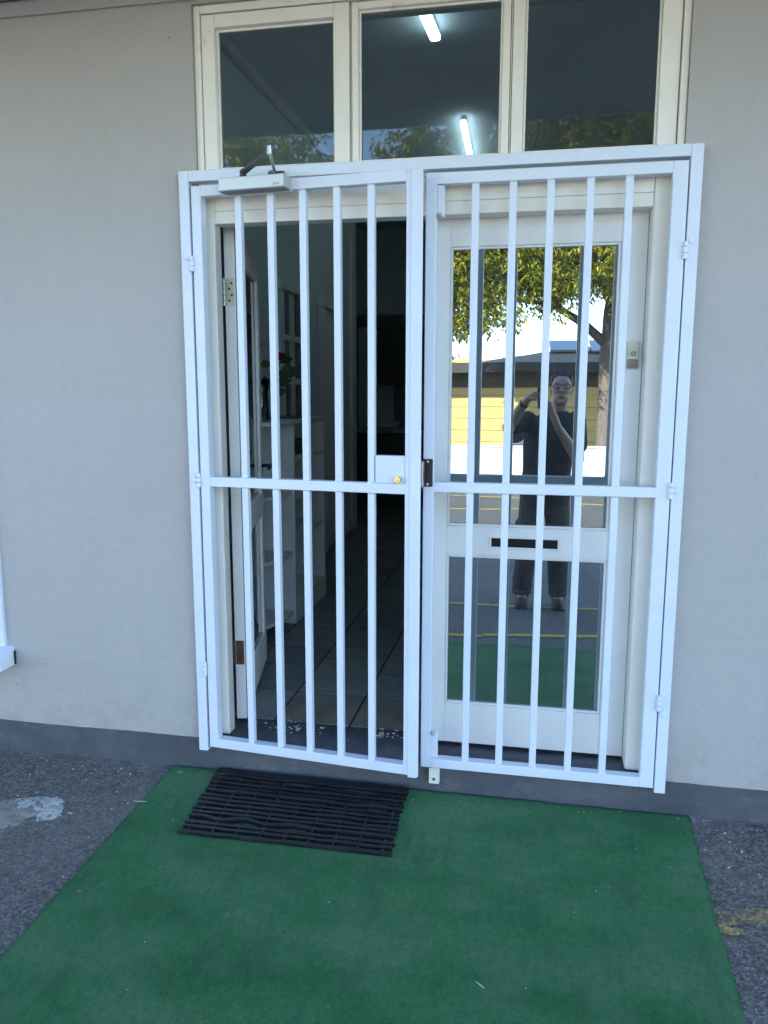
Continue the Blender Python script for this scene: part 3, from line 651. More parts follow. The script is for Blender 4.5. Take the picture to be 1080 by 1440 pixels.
# ceiling tubes
TUBE = m_emit('lit_tube', (0.84, 0.97, 1.0), 1.2)
def ceiling_tube(p0, p1, lab, hw=0.028):
    p0 = Vector(p0); p1 = Vector(p1); d = p1-p0; t = empty('ceiling_light', p0, math.atan2(d.y, d.x), label=lab, cat='light', group='lit fluorescent lights on the hall ceiling'); L = d.length
    local(t, 'housing', B(0.01, L-.01, -hw*.7, hw*.7, 0.0, 0.03), IN_WHITE, bevel=0.004)
    local(t, 'diffuser', B(0, L, -hw, hw, -0.035, -0.0005), TUBE, bevel=0.012, seg=3)
ceiling_tube((0.650, 1.455, 3.35), (0.668, 1.76, 3.35), 'short lit ceiling light seen high in the middle transom pane')
ceiling_tube((0.690, 3.10, 3.35), (0.660, 4.30, 3.35), 'long lit ceiling light seen low in the middle transom pane', 0.022)

# ---------------------------------------------------------------- gate frame
TB = 0.037; BV = 0.0028
gf = empty('gate_frame', (0.87, 0.02, 0.095), label='white square-tube frame bolted round the doorway for the gates', cat='gate frame')
obj('post', B(0, TB, 0, 0.038, 0.095, 2.245), W_METAL, gf, bevel=BV); obj('post', B(1.739-TB, 1.739, 0, 0.038, 0.095, 2.245), W_METAL, gf, bevel=BV)
obj('head_rail', B(TB, 1.739-TB, 0.0, 0.038, 2.208, 2.245), W_METAL, gf, bevel=BV)
def hinge_half(parent, x, z, side, disc_dx, disc_dz):
    """weld-on barrel hinge between post and gate, with a round fixing cap on the post"""
    h = obj('hinge', MB().tube([(x, -0.004, z-.027), (x, -0.004, z-.0095)], 0.0088, 12).tube([(x, -0.004, z-.0085), (x, -0.004, z+.0105)], 0.0092, 12).tube([(x, -0.004, z+.0115), (x, -0.004, z+.027)], 0.0088, 12), W_METAL, parent, bevel=0.001)
    obj('fixing_cap', MB().disc((x+disc_dx, 0.0006, z+disc_dz), (0, -1, 0), 0.0115, 0.0045, 18), W_METAL, h)
hinge_half(gf, 0.0405, 1.931, -1, -0.020, 0.026); hinge_half(gf, 0.0385, 1.160, -1, -0.018, 0.0); hinge_half(gf, 0.0365, 0.432, -1, -0.014, -0.028)
hinge_half(gf, 1.7005, 1.926, 1, 0.019, 0.031); hinge_half(gf, 1.6995, 1.164, 1, 0.019, 0.0); hinge_half(gf, 1.7005, 0.428, 1, 0.017, -0.038)

# ---------------------------------------------------------------- gates (local x from hinge side)
def gate_tube(root, name, x0, x1, z0, z1, y0=0.0, y1=0.038): return local(root, name, B(x0, x1, y0, y1, z0, z1), W_METAL, bevel=BV)
def welds(root, centres, levels, x0, x1):
    mb = MB(); rnd = random.Random(5)
    for c in centres:
        for z, up in levels:
            for k in range(3):
                mb.ball((c-.008+.008*k+rnd.uniform(-.002, .002), 0.0068, z+up*0.0005), 0.0055, 0.0028, rnd.uniform(.0022, .0034), 8, 5)
    for z in (levels[0][0], levels[-1][0], 1.155):
        for x in (x0, x1):
            for k in range(4): mb.ball((x+rnd.uniform(-.0006, .0006), 0.0012, z-.012+.008*k), 0.0018, 0.0014, 0.0052, 6, 5)
    tag(local(root, 'weld_beads', mb, W_METAL, smooth=True), kind='stuff')
# left gate, slightly open towards the viewer
TH = R(-5.5)
gL = empty('security_gate', (0.045, 0.0, 0.0), TH, label='white barred gate on the left, slightly ajar, with door closer and lock box', cat='gate', group='barred gate leaves')
gw = 0.818; zb, zt = 0.113, 2.193
gate_tube(gL, 'stile', 0.0, 0.037, zb, zt); gate_tube(gL, 'stile', gw-.037, gw, zb, zt)
gate_tube(gL, 'rail', 0.037, gw-.037, zt-.037, zt); gate_tube(gL, 'rail', 0.037, gw-.037, zb, zb+.037)
gate_tube(gL, 'rail', 0.037, gw-.037, 1.137, 1.173)
for c in (0.1755, 0.297, 0.4155, 0.538, 0.658):
    gate_tube(gL, 'bar', c-.0122, c+.0122, zb+.037, 1.137, 0.0065, 0.031); gate_tube(gL, 'bar', c-.0122, c+.0122, 1.173, zt-.037, 0.0065, 0.031)
welds(gL, (0.1755, 0.297, 0.4155, 0.538, 0.658), ((zb+.037, 1), (1.137, -1), (1.173, 1), (zt-.037, -1)), 0.037, gw-.037)
# cover strip with rounded foot
mb = MB(); x0, x1, z0, z1, rc = 0.7985, 0.8375, 0.1085, 2.187, 0.012
out = [(x0, z1), (x0, z0)]+[(x1-rc+rc*math.sin(R(a)), z0+rc-rc*math.cos(R(a))) for a in range(0, 91, 15)]+[(x1, z1)]
k = len(out); mb.add([(x, -0.0045, z) for x, z in out]+[(x, -0.0004, z) for x, z in out], [list(range(k)), list(range(k, 2*k))[::-1]]+[(i, k+i, k+(i+1) % k, (i+1) % k) for i in range(k)])
local(gL, 'cover_strip', mb, W_METAL, bevel=0.001)
# lock box
lb = local(gL, 'lock_box', B(0.674, gw-.0375, 0.004, 0.036, 1.1735, 1.268), W_METAL, bevel=0.002)
cyl = obj('lock_cylinder', MB().tube([(0.760, 0.004, 1.1885), (0.760, -0.020, 1.1885)], [0.0105, 0.0105], 18), BRASS, None, bevel=0.001); cyl.parent = lb
o = obj('keyhole', B(0.7590, 0.7612, -0.0207, -0.0198, 1.1815, 1.1905), VOID, None); o.parent = lb
for (x, z, r_) in ((0.766, 1.233, 0.0105), (0.7335, 1.251, 0.0045), (0.720, 1.251, 0.0016)):
    o = obj('pressed_ring', MB().disc((x, 0.0042, z), (0, -1, 0), r_, 0.0012, 20), W_METAL, None); o.parent = lb
o = obj('screw', MB().disc((0.721, 0.0042, 1.178), (0, -1, 0), 0.002, 0.001, 8), STEEL, None); o.parent = lb
# latch tongue side
local(gL, 'latch', B(0.830, 0.842, 0.008, 0.030, 1.165, 1.25), STEEL, bevel=0.001)
# door closer
dc = local(gL, 'door_closer', B(0.137, 0.376, -0.056, -0.0012, 2.155, 2.196), ALU, bevel=0.003)
o = obj('end_cap', B(0.3762, 0.3785, -0.054, -0.0016, 2.157, 2.194), plain('closer_end_cap', (0.45, 0.47, 0.47), 0.4, 0.05), None, bevel=0.0008); o.parent = dc
o = obj('mounting_plate', B(0.131, 0.383, -0.0011, -0.0003, 2.150, 2.192), ALU, None); o.parent = dc
DKST = plain('dark_arm_steel', (0.13, 0.14, 0.145), 0.38, 0.15, 40, metal=0.85)
o = obj('underside', B(0.1385, 0.3745, -0.0545, -0.002, 2.1525, 2.1549), plain('closer_underside', (0.17, 0.185, 0.20), 0.5, 0.06), None); o.parent = dc
o = obj('spindle', MB().tube([(0.218, -0.030, 2.1965), (0.218, -0.030, 2.212)], [0.014, 0.011], 14), DKST, None); o.parent = dc
def flatbar(p, q, w0, w1, th):
    p = Vector(p); q = Vector(q); d = (q-p).normalized(); s = d.cross(Vector((0, 0, 1))).normalized(); mb = MB(); z = Vector((0, 0, th/2))
    vs = [p-s*w0-z, p+s*w0-z, q+s*w1-z, q-s*w1-z, p-s*w0+z, p+s*w0+z, q+s*w1+z, q-s*w1+z]
    return mb.add(vs, [(0, 3, 2, 1), (4, 5, 6, 7), (0, 1, 5, 4), (1, 2, 6, 5), (2, 3, 7, 6), (3, 0, 4, 7)])
EL = (0.384, -0.178, 2.229)
o = obj('arm', flatbar((0.218, -0.030, 2.216), EL, 0.013, 0.008, 0.008), DKST, None, bevel=0.001); o.parent = dc
o = obj('elbow', MB().tube([(EL[0], EL[1], 2.219), (EL[0], EL[1], 2.245)], [0.010, 0.0095], 14), STEEL, None, bevel=0.001); o.parent = dc
o = obj('arm', MB().tube([(EL[0], EL[1], 2.226), (0.312, 0.020, 2.224)], 0.0055, 10), STEEL, None); o.parent = dc
o = obj('foot_bracket', MB().box(0.292, 0.345, 0.016, 0.0265, 2.210, 2.224).disc((0.312, 0.0, 2.2105), (0, 0, 1), 0.015, 0.009, 16), DKST, None, bevel=0.001); o.parent = dc
fc = bpy.data.curves.new('maker_mark', 'FONT'); fc.body = 'gude'; fc.size = 0.012; fc.extrude = 0.0001; fc.align_x = 'RIGHT'
fo = bpy.data.objects.new('maker_mark', fc); COL.objects.link(fo)
fo.matrix_world = Matrix.Translation((0.361, -0.0565, 2.1625)) @ Matrix.Rotation(R(90), 4, 'X')
dg = bpy.context.evaluated_depsgraph_get(); tme_ = bpy.data.meshes.new_from_object(fo.evaluated_get(dg)); tme_.transform(fo.matrix_basis); bpy.data.objects.remove(fo)
tme_.materials.clear(); o = link('maker_mark', tme_, GREYTXT); o.parent = dc
# right gate, shut
gR = empty('security_gate', (0.0, 0.0, 0.0), 0.0, label='white barred gate on the right, bolted shut before the glazed door', cat='gate', group='barred gate leaves')
gR.location = (1.698, 0, 0); gx0, gx1 = 0.875-1.698, 0.0; zb, zt = 0.1115, 2.197
gate_tube(gR, 'stile', gx0, gx0+.037, zb, zt); gate_tube(gR, 'stile', gx1-.046, gx1, zb, zt)
gate_tube(gR, 'rail', gx0+.037, gx1-.046, zt-.037, zt); gate_tube(gR, 'rail', gx0+.037, gx1-.046, zb, zb+.036); gate_tube(gR, 'rail', gx0+.037, gx1-.046, 1.138, 1.173)
for c in (1.038, 1.160, 1.280, 1.404, 1.5235):
    c -= 1.698; gate_tube(gR, 'bar', c-.0122, c+.0122, zb+.036, 1.138, 0.0065, 0.031); gate_tube(gR, 'bar', c-.0122, c+.0122, 1.173, zt-.037, 0.0065, 0.031)
welds(gR, [c-1.698 for c in (1.038, 1.160, 1.280, 1.404, 1.5235)], ((zb+.036, 1), (1.138, -1), (1.173, 1), (zt-.037, -1)), gx0+.037, gx1-.046)
sk = local(gR, 'strike_plate', B(0.872-1.698, 0.909-1.698, -0.006, -0.0004, 1.157, 1.254), BLACK, bevel=0.004, seg=3)
for z in (1.166, 1.245):
    o = obj('screw', MB().disc((0.891-1.698, -0.0062, z), (0, -1, 0), 0.0045, 0.0015, 12), STEEL, None); o.parent = sk
o = obj('keeper', B(0.858-1.698, 0.8745-1.698, -0.002, 0.02, 1.150, 1.250), plain('worn_keeper_brass', (0.34, 0.26, 0.15), 0.45, 0.25, 40, metal=0.7), None, bevel=0.001); o.parent = sk
for nm, za, zb_, kz in (('tower_bolt', 2.058, 2.158, 2.062), ('tower_bolt', 0.1485, 0.252, 0.247)):
    tbm = local(gR, nm, B(0.9125-1.698, 0.936-1.698, 0.006, 0.030, za, zb_), W_METAL, bevel=0.002)
    o = obj('bolt_knob', MB().ball((0.9215-1.698, -0.002, kz), 0.0075, 0.009, 0.0075, 12, 8), STEEL, None, smooth=True); o.parent = tbm
rb = tag(obj('floor_bolt_socket', B(0.906, 0.944, 0.006, 0.035, 0.046, 0.108), plain('cream_block', (0.66, 0.66, 0.60), 0.6, 0.06, 20), bevel=0.002), 'small cream bolt socket below the right gate', 'bolt socket')
obj('bolt_hole', MB().disc((0.925, 0.0062, 0.066), (0, -1, 0), 0.007, 0.002, 14), STEEL, rb)

# ---------------------------------------------------------------- carpet
mb = MB(); nx, ny = 60, 70; ct = 0.0065
def carpet_pt(i, j, lift):
    u = i/nx; v = j/ny; y = 0.034-(1.894)*v
    xl = -0.123-0.022*min(1, v*2)+0.003*noise.noise(Vector((0, y*5, 1)))+0.0018*noise.noise(Vector((0, y*40, 1))); xr = 1.826-0.016*min(1, v*2)+0.003*noise.noise(Vector((9, y*5, 1)))+0.0018*noise.noise(Vector((9, y*40, 1)))
    x = xl+(xr-xl)*u
    if j == 0: y += 0.004*noise.noise(Vector((x*9, 3, 3)))
    if j == ny: y += 0.006*noise.noise(Vector((x*6, 7, 3)))
    z = gz(y)+lift
    if lift > 0.003: z += 0.0025*noise.noise(Vector((x*2.2, y*2.2, 4)))+0.0012*noise.noise(Vector((x*9, y*9, 2)))+(0.002*max(0, noise.noise(Vector((x*3, y*3, 9))))) - (0.003 if i in (0, nx) or j in (0, ny) else 0)
    return (x, y, z)
for j in range(ny+1):
    for i in range(nx+1): mb.v.append(carpet_pt(i, j, ct))
for j in range(ny):
    for i in range(nx): a = j*(nx+1)+i; mb.f.append([a, a+nx+1, a+nx+2, a+1]); mb.m.append(0)
rim = [(i, 0) for i in range(nx)]+[(nx, j) for j in range(ny)]+[(i, ny) for i in range(nx, 0, -1)]+[(0, j) for j in range(ny, 0, -1)]
b0 = len(mb.v)
for (i, j) in rim: mb.v.append(carpet_pt(i, j, -0.001))
for k in range(len(rim)):
    a = rim[k]; b = rim[(k+1) % len(rim)]; mb.f.append([a[1]*(nx+1)+a[0], b[1]*(nx+1)+b[0], b0+(k+1) % len(rim), b0+k]); mb.m.append(0)
carpet = tag(obj('grass_carpet', mb, TURF, smooth=True), 'green artificial grass carpet laid before the doorway', 'carpet')
fr = MB()
for k in range(5200):
    side = random.random()
    if side < 0.42: i_, j_, out_ = 0, random.uniform(0, ny), Vector((-1, 0, 0))
    elif side < 0.84: i_, j_, out_ = nx, random.uniform(0, ny), Vector((1, 0, 0))
    else: i_, j_, out_ = random.uniform(0, nx), ny, Vector((0, -1, 0))
    p = Vector(carpet_pt(i_, j_, ct)); p.z = gz(p.y)+random.uniform(0.001, ct)
    d = (out_*random.uniform(.2, 1)+Vector((random.uniform(-.8, .8), random.uniform(-.8, .8), random.uniform(0, .7)))).normalized(); L_ = random.uniform(.003, .009)
    if random.random() < 0.02: L_ *= 2.2
    s_ = d.cross(Vector((0, 0, 1))).normalized()*0.0009; q = p-out_*0.003
    fr.add([q-s_, q+s_, q+d*L_], [(0, 1, 2)])
tag(obj('frayed_edge', fr, TURF, carpet), kind='stuff')

# ---------------------------------------------------------------- rubber link mat
mat_o = empty('door_mat', (0.45, -0.15, gz(-0.15)+.008), label='black rubber strip door mat lying askew on the green carpet', cat='door mat')
cTL, cTR, cBR, cBL = Vector((0.068, 0.020)), Vector((0.828, 0.012)), Vector((0.836, -0.392)), Vector((0.098, -0.398))
NS = 15
def mat_xy(u, v):
    a = cTL.lerp(cTR, u); b = cBL.lerp(cBR, u); return a.lerp(b, v)
wavy = {1: 0.005, 2: 0.004, 5: 0.0075, 6: 0.003, 8: 0.003, 11: 0.0085}
strip_off = []
for k in range(NS):
    v = (k+0.5)/NS+(0.008*random.uniform(-1, 1)); pts = []; amp = wavy.get(k, 0.0012); ph = random.uniform(0, 6); e0 = random.uniform(-.012, .012); e1 = random.uniform(-.014, .014); n = 60
    mb = MB(); th = random.uniform(0.0058, 0.0070); hh = random.uniform(0.012, 0.014) if k not in (3, 5, 11) else 0.0165
    P = []
    for i in range(n+1):
        u = e0*0.5+(1+e1*0.5-e0*0.5)*i/n; p = mat_xy(u, v); off = amp*math.sin(u*(15+k)+ph)*(0.6+0.6*math.sin(u*5+ph))+0.0014*noise.noise(Vector((u*9, k*3.1, 0)))
        fade = min(1, u*8, (1-u)*8)
        P.append((p.x, p.y+off*max(0, fade)))
    if k == 0: th = 0.016; hh = 0.011
    for i, (x, y) in enumerate(P):
        z = gz(y)+0.0085; lean = 0.0015*math.sin(i*0.3+k)
        mb.v += [(x, y-th, z), (x, y-th+lean, z+hh), (x, y+th+lean, z+hh), (x, y+th, z)]
        if i:
            a = 4*(i-1)
            for q in range(4): mb.f.append([a+q, a+(q+1) % 4, a+4+(q+1) % 4, a+4+q]); mb.m.append(0)
    mb.f.append([3, 2, 1, 0]); mb.m.append(0); a = 4*n; mb.f.append([a, a+1, a+2, a+3]); mb.m.append(0)
    obj('rubber_strip', mb, RUBBER, mat_o, bevel=0.0012)
for i in range(9):
    u = 0.04+0.92*i/8; a = mat_xy(u, 0.01); b = mat_xy(u, 0.99)
    obj('link_wire', MB().tube([(a.x, a.y, gz(a.y)+0.0155), (b.x, b.y, gz(b.y)+0.0155)], 0.0022, 6), WIRE, mat_o)
mb = MB()
for i in range(9):
    u = 0.04+0.92*i/8
    for k in range(NS-1):
        for s in (-0.004, 0.004):
            if random.random() < 0.12: continue
        p = mat_xy(u, (k+1)/NS); mb.tube([(p.x, p.y-0.0075, gz(p.y)+.0155), (p.x, p.y+0.0075, gz(p.y)+.0155)], 0.0048, 7)
tag(obj('rubber_spacers', mb, RUBBER, mat_o, smooth=True), kind='stuff')

# ---------------------------------------------------------------- litter one can pick out
def litter(name, x, y, L, wd, rz, mat, lab, cat, curl=0.004, base=0.0085):
    d = Vector((math.cos(rz), math.sin(rz), 0)); s = Vector((-d.y, d.x, 0)); mb = MB(); n = 8; c = Vector((x, y, gz(y)+base))
    for i in range(n+1):
        t = i/n; w_ = wd*math.sin(math.pi*min(0.97, max(0.05, t)))**0.7; p = c+d*(t-.5)*L+s*0.12*L*math.sin(t*3)+Vector((0, 0, curl*(2*t-1)**2+.001))
        mb.v += [tuple(p-s*w_/2+Vector((0, 0, curl*.4))), tuple(p), tuple(p+s*w_/2+Vector((0, 0, curl*.4)))]
        if i: a = 3*(i-1); mb.f += [[a, a+3, a+4, a+1], [a+1, a+4, a+5, a+2]]; mb.m += [0, 0]
    return tag(obj(name, mb, mat), lab, cat, 'litter by the door')
litter('straw', -0.125, -0.245, 0.05, 0.006, 0.1, PALESTRAW, 'pale straw lying across the left carpet edge', 'straw')
litter('dry_leaf', -0.07, -0.03, 0.022, 0.012, 0.4, DRYLEAF, 'small dry leaf at the carpet corner by the wall', 'leaf')
litter('dry_leaf', -0.075, -0.72, 0.014, 0.008, 1.0, DRYLEAF, 'tiny brown leaf on the near left part of the carpet', 'leaf')
litter('straw', 1.16, -0.86, 0.03, 0.004, -0.7, PALESTRAW, 'short pale straw on the near right part of the carpet', 'straw')
litter('dry_leaf', -0.345, -0.345, 0.018, 0.010, 0.3, PALESTRAW, 'pale crumpled leaf on the asphalt right of the cement patch', 'leaf', base=0.001)
litter('dry_leaf', -0.37, -0.76, 0.024, 0.008, 0.1, PALESTRAW, 'pale leaf on the asphalt near the lower left', 'leaf', base=0.001)
litter('twig', 2.04, 0.0, 0.07, 0.004, -0.15, BLACK, 'thin dark twig at the foot of the wall on the right', 'twig', base=0.002)
litter('dry_leaf', 0.60, -0.77, 0.010, 0.006, 2.0, BLACK, 'dark speck of leaf on the middle of the carpet', 'leaf')

# ---------------------------------------------------------------- across the yard (seen in the glass)
PY = plain('yellow_plank_paint', (0.66, 0.47, 0.17), 0.65, 0.10, 3, 40, 0.2, 0.002, stretch=(0.3, 1, 3))
yb = empty('yellow_building', (0, -18, -0.45), label='low yellow plank building across the yard with dark eave and tiled roof', cat='building')
FY = -18.0
for i in range(9):
    z0 = -0.45+i*0.30; obj('plank', B(-14, 12, FY-0.02, FY+0.012*(i % 2)+0.012, z0+.004, z0+0.294), PY, yb, bevel=0.008)
obj('wall_core', B(-14, 12, FY-6, FY-0.025, -0.45, 2.28), PY, yb)
DKEAVE = plain('dark_eave_paint', (0.055, 0.056, 0.055), 0.6, 0.2, 3)
obj('eave_soffit', B(-14.5, 12.5, FY-0.02, FY+0.95, 2.03, 2.07), DKEAVE, yb)
obj('fascia', B(-14.5, 12.5, FY+0.95, FY+0.98, 1.93, 2.17), DKEAVE, yb)
obj('eave_shade_band', B(-14, 12, FY+0.03, FY+0.07, 1.56, 2.03), plain('eave_shade_brown', (0.10, 0.075, 0.045), 0.7, 0.25, 2), yb)  # added dark board: the eave's shade on the upper planks, put in as colour
RT = plain('weathered_roof_tile', (0.46, 0.35, 0.28), 0.8, 0.2, 5, 30, 0.5, 0.02, stretch=(1, 4, 1))
mb = MB(); xa = -0.55
mb.add([(xa, FY+.98, 2.16), (12.5, FY+.98, 2.16), (12.5, FY-3, 3.02), (xa+5.2, FY-3, 3.02), (xa, FY-7, 2.16)], [(0, 1, 2, 3), (0, 3, 4)]); obj('roof', mb, RT, yb)
obj('flat_roof', B(-14.5, xa-.02, FY-6, FY+.94, 2.075, 2.14), DKEAVE, yb)
PV = plain('solar_panel_glass', (0.02, 0.022, 0.028), 0.25, 0.1, 3); sl_ = math.atan2(0.86, 3.98)
for i in range(4):
    t = empty('x', (0, 0, 0)); bpy.data.objects.remove(t)
    M_ = Matrix.Translation((1.55+i*1.06, FY-0.3, 2.16+1.28*math.tan(sl_)+.05)) @ Matrix.Rotation(-sl_, 4, 'X')
    mb = MB(); mb.box(0, 1.0, -1.65, 0, 0, 0.04, M_); pv = obj('solar_panel', mb, PV, yb)
    mb = MB(); mb.box(-.012, 0, -1.66, .01, -.004, .048, M_); mb.box(1.0, 1.012, -1.66, .01, -.004, .048, M_); mb.box(0, 1.0, 0, .012, -.004, .048, M_); obj('panel_frame', mb, STEEL, pv)
ac = empty('air_conditioner', (0.80, -17.6, 0.2), label='white outdoor air conditioner unit on the yellow wall', cat='air conditioner')
obj('casing', B(0.45, 1.15, -17.94, -17.64, 0.10, 0.70), W_METAL, ac, bevel=0.02)
mb = MB()
for r_ in (0.06, 0.12, 0.18, 0.24): mb.tube([(0.74+r_*math.cos(a*math.pi/12), -17.63, 0.40+r_*math.sin(a*math.pi/12)) for a in range(25)], 0.010, 6)
obj('fan_grille', mb, BLACK, ac); obj('fan_housing', MB().disc((0.74, -17.639, 0.40), (0, 1, 0), 0.25, 0.004, 24), VOID, ac)
WWALL = plain('white_boundary_paint', (0.74, 0.72, 0.66), 0.7, 0.06, 1.5, 30, 0.3, 0.004, dirt=((0.5, 0.47, 0.42), 1.1, 0.66))
bw_ = empty('boundary_wall', (0, -14, -0.45), label='low white boundary wall on the far side of the yard', cat='wall')
for i in range(9): obj('panel', B(-13+i*2.9, -13+i*2.9+2.888, -14.12, -14.0, -0.46, 0.28), WWALL, bw_, bevel=0.006)
obj('coping', B(-13.05, 13.1, -14.15, -13.97, 0.2805, 0.32), WWALL, bw_, bevel=0.01)

BARK = plain('tree_bark', (0.17, 0.14, 0.11), 0.9, 0.3, 9, 26, 1.0, 0.02, stretch=(3, 3, 0.6))
LEAF_A = m_leaf('mango_leaf', [(0.0, (0.07, 0.105, 0.010)), (0.4, (0.19, 0.215, 0.016)), (0.75, (0.38, 0.36, 0.022)), (1.0, (0.52, 0.45, 0.04))])
LEAF_B = m_leaf('dark_leaf', [(0.0, (0.018, 0.040, 0.012)), (0.6, (0.050, 0.085, 0.020)), (1.0, (0.11, 0.13, 0.03))])
def tree(name, base, trunk, limbs, balls, nleaf, leaf, mat, lab, seed, floor_fn=None, hole=None):
    rnd = random.Random(seed); t = empty(name, base, label=lab, cat='tree')
    mb = MB(); mb.tube([p for p, r_ in trunk], [r_ for p, r_ in trunk], 12)
    tr = obj('trunk', mb, BARK, t, smooth=True)
    for lm in limbs: obj('limb', MB().tube([p for p, r_ in lm], [r_ for p, r_ in lm], 8), BARK, tr, smooth=True)
    mb = MB(); tot = sum(b[3]*b[4]*b[5] for b in balls); per = 20
    for (cx, cy, cz, rx, ry, rz) in balls:
        nc = int(nleaf*rx*ry*rz/tot/per)
        for c in range(nc):
            v = Vector((rnd.gauss(0, 1), rnd.gauss(0, 1), rnd.gauss(0, 1))).normalized()*(rnd.random()**0.42)
            p = Vector((cx+v.x*rx, cy+v.y*ry, cz+v.z*rz)); p += 0.35*Vector((noise.noise(p*0.9), noise.noise(p*0.9+Vector((7, 0, 0))), noise.noise(p*0.9+Vector((0, 7, 0)))))
            if noise.noise(p*0.75+Vector((seed, 0, 0))) < -0.32: continue
            if hole and hole(p): continue
            ax = Vector((v.x, v.y, 0.2)).normalized()
            for k in range(per):
                a = rnd.uniform(0, 2*math.pi); dn = rnd.uniform(0.15, 1.25)
                d = (Vector((math.cos(a), math.sin(a), 0))+ax*0.5+Vector((0, 0, -dn))).normalized(); L = leaf*rnd.uniform(0.7, 1.25); wd = L*rnd.uniform(0.11, 0.165)
                s = d.cross(Vector((rnd.uniform(-.4, .4), rnd.uniform(-.4, .4), 1))).normalized()*wd; nn = s.cross(d).normalized()*wd*0.25
                q = p+Vector((rnd.gauss(0, .08), rnd.gauss(0, .08), rnd.gauss(0, .07)))
                b0 = len(mb.v); mb.v += [tuple(q), tuple(q+d*L*.45+s+nn), tuple(q+d*L-Vector((0, 0, L*.12))), tuple(q+d*L*.45-s+nn)]; mb.f += [[b0, b0+1, b0+2, b0+3]]; mb.m.append(0)
    tag(obj('crown', mb, mat, t), kind='stuff')
TX, TY = 2.78, -15.2
tree('mango_tree', (TX, TY, -0.45), [((TX, TY, -0.5), .34), ((TX+.02, TY, 0.1), .24), ((TX, TY, 1.2), .20), ((TX-.03, TY, 2.2), .19), ((TX, TY, 3.2), .16), ((TX+.2, TY, 5.2), .09)],
     [[((TX-.03, TY, 2.45), .11), ((TX-.6, TY+.1, 2.95), .09), ((TX-1.3, TY+.2, 3.35), .07), ((TX-2.3, TY+.3, 4.4), .04)], [((TX, TY, 2.8), .10), ((TX+.8, TY+.2, 3.6), .08), ((TX+2.2, TY+.3, 4.8), .04)],
      [((TX, TY, 3.3), .09), ((TX-.7, TY+.3, 4.6), .06), ((TX-1.4, TY+.4, 6.0), .03)], [((TX-1.3, TY+.2, 3.35), .05), ((TX-2.6, TY+.5, 3.5), .03), ((TX-3.4, TY+.7, 3.4), .015)]],
     [(TX+.2, TY, 5.9, 3.2, 2.6, 2.3), (TX-2.6, TY+.4, 4.6, 2.1, 1.8, 1.7), (TX+2.8, TY+.2, 4.9, 2.2, 2.0, 1.8), (TX-3.6, TY+1.0, 3.95, 1.3, 1.2, 1.35), (TX-1.5, TY+.9, 4.1, 1.5, 1.2, 1.0), (TX+.9, TY+1.0, 3.7, 1.0, .9, 1.0), (TX-.2, TY+1.2, 7.2, 2.6, 1.8, 1.5), (TX-2.3, TY+1.5, 4.5, 1.7, 0.9, 1.25), (TX+.3, TY+1.5, 4.6, 1.6, 0.9, 1.45), (TX-3.9, TY+1.6, 4.3, 1.5, 0.9, 1.6), (TX-3.4, TY+1.3, 6.0, 1.6, 1.2, 1.4), (TX-3.8, TY+1.7, 3.35, 1.35, 0.8, 0.95), (TX-1.5, TY+1.7, 3.75, 1.1, 0.7, 0.65), (TX+.6, TY+1.5, 3.6, 0.9, 0.7, 0.8), (TX+.5, TY+2.0, 3.25, 0.75, 0.5, 0.75), (TX-2.6, TY+2.0, 3.5, 0.9, 0.5, 0.8), (TX-3.1, TY+2.1, 3.05, 1.3, 0.5, 0.55), (TX-1.2, TY+2.1, 3.45, 0.8, 0.4, 0.5), (TX-4.6, TY+1.8, 3.4, 1.0, 0.6, 0.9)],
     175000, 0.17, LEAF_A, 'broad sunlit mango tree with thick trunk behind the boundary wall', 3)
BX, BY = -5.0, -16.5
tree('leafy_tree', (BX, BY, -0.45), [((BX, BY, -.5), .25), ((BX, BY, 2), .19), ((BX+.1, BY, 4.5), .12), ((BX, BY, 7), .05)],
     [[((BX, BY, 2.6), .10), ((BX+1, BY+.2, 4), .06), ((BX+1.6, BY+.3, 5.5), .03)], [((BX, BY, 3), .10), ((BX-1.1, BY, 4.6), .06), ((BX-1.7, BY, 6), .03)]],
     [(BX, BY, 6.0, 2.1, 1.8, 2.6), (BX+1.0, BY+.4, 5.4, 1.4, 1.3, 1.8), (BX-1.6, BY+.2, 5.2, 1.7, 1.4, 1.9)], 44000, 0.17, LEAF_A, 'leafy tree reflected in the left transom pane', 11)
CX, CY = -2.6, -25.5
tree('distant_tree', (CX, CY, -.45), [((CX, CY, -.5), .2), ((CX, CY, 1.5), .14), ((CX, CY, 2.8), .06)], [[((CX, CY, 1.6), .07), ((CX+.6, CY, 2.3), .03)]],
     [(CX, CY, 2.3, 2.0, 1.2, 0.85), (CX-2.2, CY-1, 2.6, 1.8, 1.2, 1.2)], 5000, 0.24, LEAF_B, 'dark distant tree behind the low roof', 23)

# ---------------------------------------------------------------- the photographer, mirrored in the door glass
def remesh(name, mb, mat, parent, vox, smooth_it=6):
    me = mb.mesh(name); o = bpy.data.objects.new(name, me); COL.objects.link(o)
    m = o.modifiers.new('r', 'REMESH'); m.mode = 'VOXEL'; m.voxel_size = vox; m.use_smooth_shade = True
    s = o.modifiers.new('s', 'SMOOTH'); s.factor = 0.5; s.iterations = smooth_it
    dg = bpy.context.evaluated_depsgraph_get(); new = bpy.data.meshes.new_from_object(o.evaluated_get(dg)); bpy.data.objects.remove(o)
    new.name = name; new.materials.clear()
    return link(name, new, mat, parent, smooth=True)
PX, PYo = 1.335, -3.10; PZ = gz(-3.05)
per = empty('person', (PX, PYo, PZ), label='person in black t-shirt and dark cargo trousers photographing with both arms raised', cat='person')
def W(x, y, z): return Vector((PX+x, PYo+y, PZ+z))
